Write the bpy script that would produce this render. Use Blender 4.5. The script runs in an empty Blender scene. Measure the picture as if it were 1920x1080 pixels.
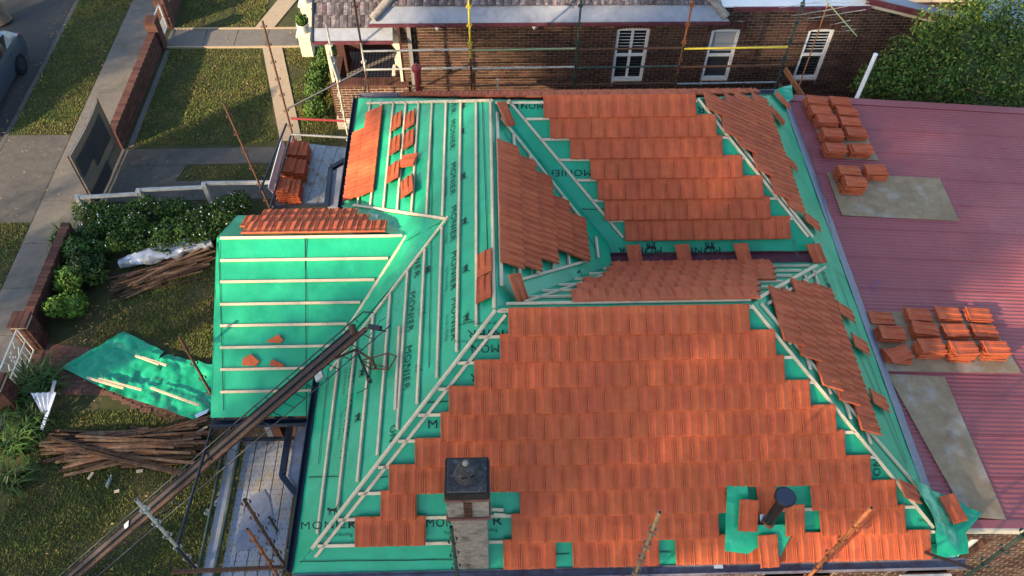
import bpy, bmesh, math, random
from mathutils import Vector, Matrix, noise
random.seed(7)
scene = bpy.context.scene
COL = scene.collection

# ---------------------------------------------------------------- camera, sky, sun, exposure
EAVE = 3.7
CAM_LOC = Vector((2.986, -4.104, 15.774))
YAW, TILT, ROLL, FPX = -0.0425011, 0.6608587, 0.0184203, 1516.19
CAM_ROT = Matrix.Rotation(YAW, 3, 'Z') @ Matrix.Rotation(TILT, 3, 'X') @ Matrix.Rotation(ROLL, 3, 'Z')
cam = bpy.data.cameras.new('camera'); camo = bpy.data.objects.new('camera', cam); COL.objects.link(camo)
camo.matrix_world = Matrix.Translation(CAM_LOC) @ CAM_ROT.to_4x4()
cam.sensor_width = 36.0; cam.lens = 36.0 * FPX / 1920.0; cam.clip_end = 2000
scene.camera = camo

SUN_EL, SUN_AZ = math.radians(21), math.radians(36)      # light travels towards (cos AZ, sin AZ)
SUN_STRENGTH, SKY_STRENGTH, EXPOSURE = 4.7, 0.15, 1.38
world = bpy.data.worlds.new('World'); scene.world = world; world.use_nodes = True
wn = world.node_tree; bg = wn.nodes['Background']
sky = wn.nodes.new('ShaderNodeTexSky'); sky.sky_type = 'NISHITA'; sky.sun_disc = False
sky.sun_elevation = SUN_EL
to_sun = Vector((-math.cos(SUN_AZ) * math.cos(SUN_EL), -math.sin(SUN_AZ) * math.cos(SUN_EL), math.sin(SUN_EL)))
sky.sun_rotation = math.atan2(to_sun.x, to_sun.y)
wn.links.new(sky.outputs[0], bg.inputs[0]); bg.inputs[1].default_value = SKY_STRENGTH
sl = bpy.data.lights.new('sun', 'SUN'); sl.energy = SUN_STRENGTH; sl.angle = math.radians(0.8); sl.color = (1.0, 0.77, 0.50)
so = bpy.data.objects.new('sun', sl); COL.objects.link(so)
so.rotation_euler = to_sun.to_track_quat('Z', 'Y').to_euler(); so.location = (-30, -22, 30)
scene.view_settings.view_transform = 'Standard'; scene.view_settings.look = 'None'
scene.view_settings.exposure = EXPOSURE; scene.view_settings.gamma = 1.0
scene.view_settings.use_curve_mapping = False

# ---------------------------------------------------------------- pixel -> place
def ray(px, py):
    return CAM_ROT @ Vector(((px - 960) / FPX, -(py - 540) / FPX, -1.0))
def onplane(px, py, p0, n):
    d = ray(px, py); n = Vector(n)
    return CAM_LOC + d * ((Vector(p0) - CAM_LOC).dot(n) / d.dot(n))
def onz(px, py, z=0.0): return onplane(px, py, (0, 0, z), (0, 0, 1))
def onx(px, py, x): return onplane(px, py, (x, 0, 0), (1, 0, 0))
def ony(px, py, y): return onplane(px, py, (0, y, 0), (0, 1, 0))
def V(*a): return Vector(a)

# ---------------------------------------------------------------- objects
WLOC = {}
def link(o, parent=None, loc=None):
    COL.objects.link(o)
    loc = Vector(loc) if loc is not None else Vector((0, 0, 0))
    if parent is not None:
        o.parent = parent; o.location = loc - WLOC[parent.name]
    else:
        o.location = loc
    WLOC[o.name] = loc
    return o
def tag(o, label=None, cat=None, group=None, kind=None):
    if label: o['label'] = label
    if cat: o['category'] = cat
    if group: o['group'] = group
    if kind: o['kind'] = kind
    return o
def thing(name, loc, label, cat, group=None):
    o = bpy.data.objects.new(name, None); o.empty_display_size = 0.2
    link(o, None, loc); return tag(o, label, cat, group)

class MB:
    """collects geometry in world coordinates"""
    def __init__(s): s.v = []; s.f = []
    def add(s, vs, fs):
        b = len(s.v); s.v += [Vector(p) for p in vs]; s.f += [[b + i for i in f] for f in fs]; return s
    def box(s, c, size, ax=None, ay=None, az=None):
        ax = Vector(ax) if ax else Vector((1, 0, 0)); ay = Vector(ay) if ay else Vector((0, 1, 0)); az = Vector(az) if az else Vector((0, 0, 1))
        c = Vector(c); hx, hy, hz = [k / 2 for k in size]
        vs = [c + ax * (i * hx) + ay * (j * hy) + az * (k * hz) for i in (-1, 1) for j in (-1, 1) for k in (-1, 1)]
        return s.add(vs, [(0, 1, 3, 2), (4, 6, 7, 5), (0, 4, 5, 1), (2, 3, 7, 6), (0, 2, 6, 4), (1, 5, 7, 3)])
    def bar(s, a, b, w, h, up=(0, 0, 1)):
        a = Vector(a); b = Vector(b); d = b - a; l = d.length; d = d / l
        up = Vector(up); side = d.cross(up)
        if side.length < 1e-4: side = d.cross(Vector((1, 0, 0)))
        side.normalize(); u = side.cross(d).normalized()
        return s.box((a + b) / 2, (l, w, h), d, side, u)
    def tube(s, a, b, r, n=10, r2=None, cap=True):
        a = Vector(a); b = Vector(b); d = (b - a).normalized(); r2 = r if r2 is None else r2
        x = d.orthogonal().normalized(); y = d.cross(x)
        vs = []; fs = []
        for p, q in ((a, r), (b, r2)):
            for i in range(n):
                t = 2 * math.pi * i / n; vs.append(p + x * (math.cos(t) * q) + y * (math.sin(t) * q))
        for i in range(n):
            j = (i + 1) % n; fs.append((i, j, n + j, n + i))
        if cap: fs.append(tuple(range(n - 1, -1, -1))); fs.append(tuple(range(n, 2 * n)))
        return s.add(vs, fs)
    def path(s, pts, r, n=8):
        for a, b in zip(pts[:-1], pts[1:]): s.tube(a, b, r, n)
        return s
    def lathe(s, c, prof, n=16, az=(0, 0, 1)):
        c = Vector(c); az = Vector(az).normalized(); x = az.orthogonal().normalized(); y = az.cross(x)
        vs = []; fs = []; m = len(prof)
        for r, z in prof:
            for i in range(n):
                t = 2 * math.pi * i / n; vs.append(c + az * z + x * (r * math.cos(t)) + y * (r * math.sin(t)))
        for k in range(m - 1):
            for i in range(n):
                j = (i + 1) % n; fs.append((k * n + i, k * n + j, (k + 1) * n + j, (k + 1) * n + i))
        fs.append(tuple(range(n - 1, -1, -1))); fs.append(tuple((m - 1) * n + i for i in range(n)))
        return s.add(vs, fs)
    def slab(s, top, th, n=(0, 0, 1)):
        """closed plate under a polygon"""
        n = Vector(n).normalized(); m = len(top); top = [Vector(p) for p in top]
        vs = top + [p - n * th for p in top]
        fs = [tuple(range(m)), tuple(range(2 * m - 1, m - 1, -1))]
        for i in range(m):
            j = (i + 1) % m; fs.append((i, m + i, m + j, j))
        return s.add(vs, fs)
    def mesh(s, name, org=None):
        org = Vector(org) if org is not None else Vector((0, 0, 0))
        me = bpy.data.meshes.new(name); me.from_pydata([tuple(p - org) for p in s.v], [], s.f)
        me.validate(); bm = bmesh.new(); bm.from_mesh(me); bmesh.ops.recalc_face_normals(bm, faces=bm.faces[:]); bm.to_mesh(me); bm.free()
        return me
    def centre(s):
        lo = Vector((min(p.x for p in s.v), min(p.y for p in s.v), min(p.z for p in s.v)))
        hi = Vector((max(p.x for p in s.v), max(p.y for p in s.v), max(p.z for p in s.v)))
        return Vector(((lo.x + hi.x) / 2, (lo.y + hi.y) / 2, lo.z))
    def build(s, name, mat, parent=None, smooth=False, bevel=0, label=None, cat=None, group=None, kind=None):
        c = s.centre(); me = s.mesh(name, c)
        if bevel:
            bm = bmesh.new(); bm.from_mesh(me)
            bmesh.ops.bevel(bm, geom=bm.edges[:], offset=bevel, segments=1, affect='EDGES'); bm.to_mesh(me); bm.free()
        me.materials.append(mat)
        if smooth:
            for p in me.polygons: p.use_smooth = True
            try: me.set_sharp_from_angle(angle=math.radians(40))
            except Exception: pass
        o = bpy.data.objects.new(name, me); link(o, parent, c)
        return tag(o, label, cat, group, kind)
def inst(name, me, M, parent=None):
    """an object that shares mesh data, placed by a 4x4 world matrix"""
    o = bpy.data.objects.new(name, me); COL.objects.link(o)
    M = M.copy(); WLOC[o.name] = M.translation.copy()
    if parent is not None:
        o.parent = parent; M.translation = M.translation - WLOC[parent.name]
    o.matrix_basis = M
    return o
def frame(o, x, y, z):
    M = Matrix.Identity(4)
    for i, a in enumerate((x, y, z)):
        a = Vector(a)
        for r in range(3): M[r][i] = a[r]
    M.translation = Vector(o); return M

# ---------------------------------------------------------------- materials
def mat(name, col, rough=0.8, var=0.0, scale=4.0, bump=0.0, bscale=40.0, metal=0.0, rnd=0.0, island=False, col2=None, mix=(0.4, 0.65), stretch=None,
        hue=0.0, spec=0.3, detail=6.0, bdist=0.02, sss=None, grime=None, gscale=1.2, coords='world', trans=0.0):
    m = bpy.data.materials.new(name); m.use_nodes = True; nt = m.node_tree; N = nt.nodes; Lk = nt.links
    b = N['Principled BSDF']; b.inputs['Roughness'].default_value = rough; b.inputs['Metallic'].default_value = metal
    b.inputs['Specular IOR Level'].default_value = spec
    if trans: b.inputs['Transmission Weight'].default_value = trans
    if coords == 'world':
        g = N.new('ShaderNodeNewGeometry'); pos = g.outputs['Position']
    else:
        g = N.new('ShaderNodeTexCoord'); pos = g.outputs['Object']
    if stretch:
        mp = N.new('ShaderNodeMapping'); mp.inputs['Scale'].default_value = stretch; Lk.new(pos, mp.inputs[0]); pos = mp.outputs[0]
    def nz(sc, det=detail):
        t = N.new('ShaderNodeTexNoise'); t.inputs['Scale'].default_value = sc; t.inputs['Detail'].default_value = det
        t.inputs['Roughness'].default_value = 0.62; Lk.new(pos, t.inputs['Vector']); return t.outputs['Fac']
    rgb = N.new('ShaderNodeRGB'); rgb.outputs[0].default_value = (*col, 1); out = rgb.outputs[0]
    if col2 is not None:
        r = N.new('ShaderNodeValToRGB'); r.color_ramp.elements[0].position = mix[0]; r.color_ramp.elements[1].position = mix[1]
        r.color_ramp.elements[0].color = (*col, 1); r.color_ramp.elements[1].color = (*col2, 1)
        Lk.new(nz(scale), r.inputs[0]); out = r.outputs[0]
    if grime is not None:
        gr = N.new('ShaderNodeValToRGB'); gr.color_ramp.elements[0].position = 0.5; gr.color_ramp.elements[1].position = 0.72
        Lk.new(nz(gscale, 8), gr.inputs[0]); mx = N.new('ShaderNodeMix'); mx.data_type = 'RGBA'
        Lk.new(gr.outputs[0], mx.inputs['Factor']); Lk.new(out, mx.inputs['A']); mx.inputs['B'].default_value = (*grime, 1); out = mx.outputs['Result']
    if var or rnd or hue:
        h = N.new('ShaderNodeHueSaturation'); Lk.new(out, h.inputs['Color'])
        val = N.new('ShaderNodeMath'); val.operation = 'ADD'; val.inputs[0].default_value = 1.0; val.inputs[1].default_value = 0.0
        if var:
            a = N.new('ShaderNodeMapRange'); a.inputs['From Min'].default_value = 0.25; a.inputs['From Max'].default_value = 0.75
            a.inputs['To Min'].default_value = 1 - var; a.inputs['To Max'].default_value = 1 + var
            Lk.new(nz(scale * 2.3), a.inputs['Value']); Lk.new(a.outputs[0], val.inputs[0])
        if rnd or hue:
            src = N.new('ShaderNodeNewGeometry').outputs['Random Per Island'] if island else N.new('ShaderNodeObjectInfo').outputs['Random']
            a = N.new('ShaderNodeMapRange'); a.inputs['To Min'].default_value = -rnd; a.inputs['To Max'].default_value = rnd
            Lk.new(src, a.inputs['Value']); Lk.new(a.outputs[0], val.inputs[1])
            if hue:
                q = N.new('ShaderNodeMath'); q.operation = 'MULTIPLY'; q.inputs[1].default_value = 7.13; Lk.new(src, q.inputs[0])
                fr = N.new('ShaderNodeMath'); fr.operation = 'FRACT'; Lk.new(q.outputs[0], fr.inputs[0])
                a2 = N.new('ShaderNodeMapRange'); a2.inputs['To Min'].default_value = 0.5 - hue; a2.inputs['To Max'].default_value = 0.5 + hue
                Lk.new(fr.outputs[0], a2.inputs['Value']); Lk.new(a2.outputs[0], h.inputs['Hue'])
        Lk.new(val.outputs[0], h.inputs['Value']); out = h.outputs[0]
    Lk.new(out, b.inputs['Base Color'])
    if bump:
        bp = N.new('ShaderNodeBump'); bp.inputs['Strength'].default_value = bump; bp.inputs['Distance'].default_value = bdist
        Lk.new(nz(bscale, 5), bp.inputs['Height']); Lk.new(bp.outputs[0], b.inputs['Normal'])
    m.diffuse_color = (*col, 1)
    return m
M = {}
M['tile'] = mat('terracotta', (0.475, 0.104, 0.038), 0.75, var=0.10, scale=5, bump=0.15, bscale=120, rnd=0.10, hue=0.0022, col2=(0.42, 0.086, 0.033))
M['tile_field'] = mat('terracotta_field', (0.475, 0.104, 0.038), 0.75, var=0.10, scale=5, bump=0.15, bscale=120, rnd=0.10, hue=0.0022, island=True, col2=(0.42, 0.086, 0.033))
M['sark'] = mat('green_sarking', (0.010, 0.305, 0.152), 0.33, var=0.12, scale=1.3, bump=0.16, bscale=3.5, bdist=0.06, col2=(0.014, 0.37, 0.195), mix=(0.35, 0.7), spec=0.45)
M['ink'] = mat('black_print', (0.006, 0.022, 0.018), 0.6)
M['pine'] = mat('new_pine', (0.62, 0.50, 0.34), 0.75, var=0.12, scale=8, rnd=0.12, hue=0.006, grime=(0.42, 0.36, 0.27), gscale=3)
M['brick'] = mat('brick_brown', (0.064, 0.031, 0.022), 0.85, var=0.15, scale=14, rnd=0.45, hue=0.015, bump=0.2, bscale=90)
M['brick_field'] = mat('brick_brown_field', (0.064, 0.031, 0.022), 0.85, var=0.15, scale=14, rnd=0.45, hue=0.015, bump=0.2, bscale=90, island=True)
M['brick_red'] = mat('brick_red', (0.082, 0.034, 0.025), 0.85, var=0.15, scale=14, rnd=0.35, hue=0.012, bump=0.2, bscale=90)
M['brick_red_field'] = mat('brick_red_field', (0.062, 0.028, 0.021), 0.85, var=0.15, scale=14, rnd=0.35, hue=0.012, bump=0.2, bscale=90, island=True)
M['mortar'] = mat('mortar', (0.50, 0.42, 0.31), 0.95, var=0.15, scale=10)
M['metalroof'] = mat('red_corrugated', (0.315, 0.084, 0.086), 0.55, var=0.05, scale=0.7, col2=(0.29, 0.074, 0.078), mix=(0.3, 0.7), grime=(0.335, 0.11, 0.115), gscale=0.5, bump=0.05, bscale=60, spec=0.4)
M['flash'] = mat('lead_flashing', (0.20, 0.22, 0.27), 0.5, var=0.2, scale=5, metal=0.3, bump=0.3, bscale=18)
M['gutter_old'] = mat('old_gutter', (0.16, 0.16, 0.21), 0.6, var=0.3, scale=6, grime=(0.12, 0.06, 0.06), gscale=4, metal=0.2)
M['gutter_dark'] = mat('dark_gutter', (0.018, 0.026, 0.045), 0.35, var=0.2, scale=6)
M['maroon'] = mat('maroon_paint', (0.11, 0.030, 0.040), 0.5, var=0.2, scale=5, grime=(0.15, 0.07, 0.08), gscale=6)
M['white'] = mat('white_paint', (0.72, 0.72, 0.70), 0.5, var=0.06, scale=6)
M['cream'] = mat('cream_paint', (0.62, 0.55, 0.42), 0.6, var=0.08, scale=6)
M['concrete'] = mat('concrete', (0.150, 0.135, 0.115), 0.92, var=0.15, scale=2.2, bump=0.2, bscale=60, grime=(0.100, 0.090, 0.076), gscale=0.9)
M['concrete_dark'] = mat('driveway_concrete', (0.098, 0.090, 0.078), 0.95, var=0.2, scale=2.5, bump=0.35, bscale=90, grime=(0.065, 0.060, 0.052), gscale=1.1)
M['asphalt'] = mat('asphalt', (0.05, 0.05, 0.05), 0.95, var=0.2, scale=6, bump=0.4, bscale=120)
M['soil'] = mat('soil_and_turf', (0.042, 0.048, 0.015), 0.95, var=0.25, scale=2.0, bump=0.5, bscale=40, col2=(0.070, 0.058, 0.028), mix=(0.45, 0.72))
M['steel'] = mat('galvanised_steel', (0.33, 0.34, 0.34), 0.5, var=0.25, scale=5, metal=0.5, grime=(0.20, 0.13, 0.08), gscale=5)
M['rust'] = mat('rusty_steel', (0.105, 0.052, 0.032), 0.8, var=0.35, scale=7, metal=0.2, grime=(0.10, 0.05, 0.03), gscale=6, bump=0.3, bscale=60)
M['rust_orange'] = mat('orange_rusty_steel', (0.30, 0.105, 0.040), 0.8, var=0.35, scale=9, metal=0.1, grime=(0.11, 0.06, 0.035), gscale=9)
M['yellow'] = mat('yellow_steel', (0.52, 0.42, 0.04), 0.5, var=0.2, scale=5, grime=(0.30, 0.26, 0.08), gscale=6)
M['greensteel'] = mat('dark_green_steel', (0.03, 0.055, 0.045), 0.5, var=0.25, scale=6, grime=(0.10, 0.11, 0.07), gscale=6)
M['palegreen'] = mat('pale_green_steel', (0.22, 0.30, 0.15), 0.6, var=0.25, scale=6, grime=(0.30, 0.22, 0.12), gscale=4)
M['darksteel'] = mat('dark_steel', (0.030, 0.036, 0.050), 0.45, var=0.3, scale=6, metal=0.3)
M['paintred'] = mat('red_paint', (0.26, 0.035, 0.035), 0.5, var=0.15, scale=8)
M['glass'] = mat('window_glass', (0.012, 0.016, 0.02), 0.06, spec=0.6)
M['dark'] = mat('dark_interior', (0.012, 0.011, 0.010), 0.9)
M['black'] = mat('black_plastic', (0.012, 0.013, 0.016), 0.4, var=0.2, scale=10)
M['silver'] = mat('foil', (0.75, 0.77, 0.80), 0.28, metal=0.85, bump=0.6, bscale=22)

def creases(m, scale=1.5, strength=.45, dist=.05):
    nt = m.node_tree; N = nt.nodes; Lk = nt.links; b = N['Principled BSDF']
    g = N.new('ShaderNodeNewGeometry'); nz = N.new('ShaderNodeTexNoise'); nz.inputs['Scale'].default_value = 2.2; Lk.new(g.outputs['Position'], nz.inputs['Vector'])
    mx = N.new('ShaderNodeMix'); mx.data_type = 'VECTOR'; mx.inputs['Factor'].default_value = .25; Lk.new(g.outputs['Position'], mx.inputs['A']); Lk.new(nz.outputs['Color'], mx.inputs['B'])
    v = N.new('ShaderNodeTexVoronoi'); v.feature = 'DISTANCE_TO_EDGE'; v.inputs['Scale'].default_value = scale; Lk.new(mx.outputs['Result'], v.inputs['Vector'])
    r = N.new('ShaderNodeMapRange'); r.inputs['From Max'].default_value = .16; r.interpolation_type = 'SMOOTHSTEP'; Lk.new(v.outputs['Distance'], r.inputs['Value'])
    bp = N.new('ShaderNodeBump'); bp.inputs['Strength'].default_value = strength; bp.inputs['Distance'].default_value = dist; Lk.new(r.outputs[0], bp.inputs['Height'])
    old = b.inputs['Normal'].links[0].from_socket if b.inputs['Normal'].links else None
    if old: Lk.new(old, bp.inputs['Normal'])
    Lk.new(bp.outputs[0], b.inputs['Normal'])
creases(M['sark'], 1.3, .14, .03)
M['sark_loose'] = mat('loose_green_sarking', (0.010, 0.305, 0.152), 0.24, var=0.12, scale=1.3, bump=0.25, bscale=4, bdist=0.06, col2=(0.014, 0.37, 0.195), spec=0.5)
creases(M['sark_loose'], 2.0, .3, .04)
# ================================================================ THE HOUSE BEING RE-ROOFED
S = 0.7775915; TH = math.atan(S); CT, ST = math.cos(TH), math.sin(TH)
HW, HL, HD = 3.06988, 9.9925, 10.88672; HR = HW * S           # half width, length, depth, ridge rise
PS = 0.57; PT = math.atan(PS); PRY, PRZ = 5.6, 4.88            # porch roof: slope, ridge y, ridge z
class Face:
    def __init__(s, o, u, v):
        s.o = Vector(o); s.u = Vector(u).normalized(); s.v = Vector(v).normalized(); s.n = s.u.cross(s.v)
    def p(s, a, d, h=0.0): return s.o + s.u * a + s.v * d + s.n * h
    def px(s, x, y, h=0.0):
        q = onplane(x, y, s.o + s.n * h, s.n) - s.o
        return q.dot(s.u), q.dot(s.v)
    def at(s, x, y, h=0.0): return onplane(x, y, s.o + s.n * h, s.n)
    def uv(s, P):
        q = Vector(P) - s.o; return q.dot(s.u), q.dot(s.v)
FF = Face((0, 0, EAVE), (1, 0, 0), (0, CT, ST))
LF = Face((0, 0, EAVE), (0, -1, 0), (CT, 0, ST))
RT = Face((HL, 0, EAVE), (0, 1, 0), (-CT, 0, ST))
BK = Face((0, HD, EAVE), (-1, 0, 0), (0, -CT, ST))
FAR = Face((0, HD - 2 * HW, EAVE), (1, 0, 0), (0, CT, ST))
INB = Face((0, 2 * HW, EAVE), (-1, 0, 0), (0, -CT, ST))
INR = Face((2 * HW, 0, EAVE), (0, 1, 0), (-CT, 0, ST))
PF = Face((0, PRY - 2.4, PRZ - 2.4 * PS), (1, 0, 0), (0, math.cos(PT), math.sin(PT)))
PB = Face((0, PRY + 2.4, PRZ - 2.4 * PS), (-1, 0, 0), (0, -math.cos(PT), math.sin(PT)))
ZR = EAVE + HR
GI = 2.12                                                     # horizontal run of the inner slopes down to the box gutter
house = thing('house', (HL / 2, HD / 2, 0), 'brick house with half tiled hipped roof over bright green sarking', 'house')

# ---- sarking sheets
def sheet(face, poly, name='sarking', step=0.16, amp=0.010, m=None, parent=house, h=0.0, seed=0.0, fold=0.0):
    """wrinkled sheet on a roof plane, clipped to a convex outline given in (u, v)"""
    us = [p[0] for p in poly]; vs = [p[1] for p in poly]; u0, u1, v0, v1 = min(us), max(us), min(vs), max(vs)
    nu = max(2, int((u1 - u0) / step)); nv = max(2, int((v1 - v0) / step))
    bm = bmesh.new(); g = []
    for i in range(nu + 1):
        for j in range(nv + 1): g.append(bm.verts.new((u0 + (u1 - u0) * i / nu, v0 + (v1 - v0) * j / nv, 0)))
    for i in range(nu):
        for j in range(nv):
            k = i * (nv + 1) + j; bm.faces.new((g[k], g[k + nv + 1], g[k + nv + 2], g[k + 1]))
    area = sum(poly[i][0] * poly[(i + 1) % len(poly)][1] - poly[(i + 1) % len(poly)][0] * poly[i][1] for i in range(len(poly)))
    for i in range(len(poly)):
        a = Vector((*poly[i], 0)); b = Vector((*poly[(i + 1) % len(poly)], 0)); d = b - a
        if d.length < 1e-6: continue
        n = Vector((d.y, -d.x, 0)) * (1 if area > 0 else -1)
        bmesh.ops.bisect_plane(bm, geom=bm.verts[:] + bm.edges[:] + bm.faces[:], plane_co=a, plane_no=n, clear_outer=True)
    mb = MB(); bm.verts.index_update()
    for w in bm.verts:
        q = Vector((w.co.x * 1.7 + seed, w.co.y * 1.7, seed))
        z = amp * noise.noise(q) + amp * 0.5 * noise.noise(q * 2.7) + fold * max(0, noise.noise(q * 0.9)) ** 2
        mb.v.append(face.p(w.co.x, w.co.y, h + z))
    mb.f = [[w.index for w in f.verts] for f in bm.faces]; bm.free()
    return mb.build(name, m or M['sark'], parent, smooth=True)
def uvs(face, pts): return [face.uv(p) for p in pts]
e0 = -0.02
sk = {}
sk['FF'] = sheet(FF, uvs(FF, [(e0, e0, EAVE + S * e0), (HL - e0, e0, EAVE + S * e0), (HL - HW, HW, ZR), (HW, HW, ZR)]), seed=1)
sk['LF'] = sheet(LF, uvs(LF, [(e0, e0, EAVE + S * e0), (HW, HW, ZR), (HW, HD - HW, ZR), (e0, HD - e0, EAVE + S * e0)]), seed=2)
sk['BK'] = sheet(BK, uvs(BK, [(e0, HD - e0, EAVE), (HW, HD - HW, ZR), (HL - HW, HD - HW, ZR), (HL - e0, HD - e0, EAVE)]), seed=3)
zg = ZR - GI * S
sk['FAR'] = sheet(FAR, uvs(FAR, [(HW, HD - HW, ZR), (HL - HW, HD - HW, ZR), (HL - HW + GI, HD - HW - GI, zg), (HW + GI, HD - HW - GI, zg)]), seed=4)
sheet(FAR, uvs(FAR, [(HW + GI, HD - HW - GI, zg), (HL - HW + GI, HD - HW - GI, zg), (HL - HW + GI, HD - HW - GI - .15, zg - .15 * S), (HW + GI, HD - HW - GI - .15, zg - .15 * S)]), seed=4)
sk['INB'] = sheet(INB, uvs(INB, [(HW, HW, ZR), (HL - HW, HW, ZR), (HL - HW + GI, HW + GI, zg), (HW + GI, HW + GI, zg)]), seed=5)
sk['INR'] = sheet(INR, uvs(INR, [(HW, HW, ZR), (HW + GI, HW + GI, zg), (HW + GI, HD - HW - GI, zg), (HW, HD - HW, ZR)]), seed=6)
yg0, yg1 = HW + GI, HD - HW - GI
XE = 9.74; ZE = EAVE + S * (HL - XE)                          # the right slope stops at the red roof's flashing
sk['RTb'] = sheet(RT, uvs(RT, [(XE, HD - HL + XE, ZE), (HL - HW, HD - HW, ZR), (HL - HW + GI, yg1, zg), (XE, yg1, ZE)]), seed=7)
sk['RTf'] = sheet(RT, uvs(RT, [(XE, HL - XE, ZE), (HL - HW, HW, ZR), (HL - HW + GI, yg0, zg), (XE, yg0, ZE)]), seed=8)
# the strip of sarking that carries the right-hand slope across the mouth of the box gutter
xg = HL - HW + GI
sk['RTm'] = sheet(RT, uvs(RT, [(XE, yg0, ZE), (xg, yg0, zg), (xg, yg1, zg), (XE, yg1, ZE)]), seed=9, amp=0.004)
# porch
pl = onplane(404, 440, (0, PRY, 0), (0, 1, 0)).x
pe = PF.px(412, 783)[1]
vr = PF.uv((0, PRY, PRZ))[1]; v1 = PF.uv((0, 3.44, PRZ - PS * (PRY - 3.44)))[1]
sk['PF'] = sheet(PF, [(pl, pe), (-.1, pe), (-.1, vr), (pl, vr)], seed=10, amp=0.018)
sheet(PF, [(-.1, v1 - .12 * (vr - v1) / 1.51), (0.02, v1), (1.53, vr), (-.1, vr)], seed=10, amp=0.018)
dl = vr - 1.30
sk['PB'] = sheet(PB, [(-pl, dl), (-pl, vr), (-1.53, vr), (-.35, dl)], seed=11)
# folded sarking over the gable end of the porch
mb = MB(); pts = []
for k in range(13):
    y = PRY - 2.42 + 3.5 * k / 12; z = PRZ - PS * abs(y - PRY)
    pts.append((y, z))
for k in range(12):
    (ya, za), (yb, zb) = pts[k], pts[k + 1]
    mb.add([(pl + .01, ya, za + .004), (pl + .01, yb, zb + .004), (pl - .02, yb, zb - .22), (pl - .02, ya, za - .22)], [(0, 1, 2, 3)])
mb.build('sarking', M['sark'], house)

# ---- battens
BM = {}
def batten(p0, p1, n, w=0.045, t=0.035, parent=house, name='batten'):
    p0 = Vector(p0) + Vector(n) * (t / 2 + 0.008); p1 = Vector(p1) + Vector(n) * (t / 2 + 0.008)
    d = p1 - p0; L = d.length
    if L < 0.06: return None
    mb = MB(); mb.bar(p0, p1, w, t, n); return mb.build(name, M['pine'], parent)
G = 0.381
def fb(face, a0, a1, d): return batten(face.p(a0, d), face.p(a1, d), face.n)
D0 = FF.px(1000, 1061)[1]                      # nose of the lowest course on the front slope
HEAD = 0.40
# left slope: battens run away from the camera
xs = [0.07 + 0.301 * k for k in range(10)]
for x in xs:
    d = x / CT
    lo = x + 0.10; hi = HD - x - 0.10
    if x < 2.2:
        ylow = 5.45 - (2.28 - x) * 0.98 - 0.05; yup = 5.44 + (2.24 - x) * 0.92 + 0.05
        if ylow > lo + .1 and x > 0.2: fb(LF, -lo, -ylow, d)
        if x > 0.2: fb(LF, -yup, -hi, d)
    else: fb(LF, -lo, -hi, d)
fb(LF, -(HW - .02), -(HD - HW + .02), HW / CT - 0.03)
def hipbat(face, A, B, off=0.0): 
    return batten(A, B, face.n)
# battens either side of the two hips and in the valleys
def two(face, q0, q1): return batten(face.p(*face.px(*q0)), face.p(*face.px(*q1)), face.n)
two(LF, (587, 1030), (931, 583)); two(FF, (592, 1043), (948, 590))
two(FF, (1408, 572), (1748, 988)); two(RT, (1424, 570), (1726, 925))
two(LF, (842, 408), (622, 695)); two(LF, (838, 412), (664, 386))
two(PF, (762, 443), (606, 688)); two(LF, (690, 195), (925, 190))
two(FAR, (953, 188), (1168, 446)); two(FAR, (1308, 186), (1514, 444)); two(RT, (1322, 190), (1522, 446))
two(INR, (938, 222), (1091, 415)); two(INR, (975, 526), (1101, 490))
two(INB, (985, 569), (1180, 503)); two(INB, (1420, 563), (1530, 500)); two(RT, (1437, 571), (1545, 502))
# porch battens
for y in (447, 489, 529, 571, 611, 652, 693, 735):
    d = PF.px(420, y)[1]
    b = [PF.px(414, y)[0], PF.px(762 - (y - 445) * 0.636 - 6, y)[0]]
    if y > 700: b[1] = PF.px(592, y)[0]
    fb(PF, b[0], b[1], d)
for d in (1.75, 2.15, 2.5): fb(PB, -1.0 + 0.2 * d, 1.45, d)
# front and far slopes, inner slopes, right slopes: battens at every course
for k in range(10):
    d = D0 + G * k + HEAD - 0.02; y = d * CT
    if y < HW - .02: fb(FF, y + 0.06, HL - y - 0.06, d)
fb(FF, HW + .05, HL - HW - .05, HW / CT - 0.05)
def along(face, q0, q1, d):
    (a0, d0), (a1, d1) = face.px(*q0), face.px(*q1); return a0 + (a1 - a0) * (d - d0) / (d1 - d0)
DF = FAR.px(1300, 451)[1]
for k in range(7):
    d = DF + G * k + HEAD - 0.02; y = d * CT
    r = HW - y
    if r > 0.02: fb(FAR, along(FAR, (953, 188), (1168, 446), d), along(FAR, (1308, 186), (1514, 444), d), d)
fb(FAR, HW + .05, HL - HW - .05, HW / CT - 0.05)
for k in range(9):
    d = 0.15 + G * k; x = HL - d * CT
    y = d * CT
    if y > HW - .03 or d < 1.55: continue
    if y < HW - GI: fb(RT, y + .06, yg0 + .2, d); fb(RT, yg1 - .2, HD - y - .06, d)
    else:
        r = HW - y; fb(RT, y + .06, HW + r - .06, d); fb(RT, HD - HW - r + .06, HD - y - .06, d)
for k in range(7):
    d = HW / CT - 0.08 - G * k * .98; r = HW - d * CT
    if r < GI: fb(INR, along(INR, (975, 526), (1101, 490), d), along(INR, (938, 222), (1091, 415), d), d); fb(INB, -(HL - HW + r - .08), -(HW + r + .08), d)

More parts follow.
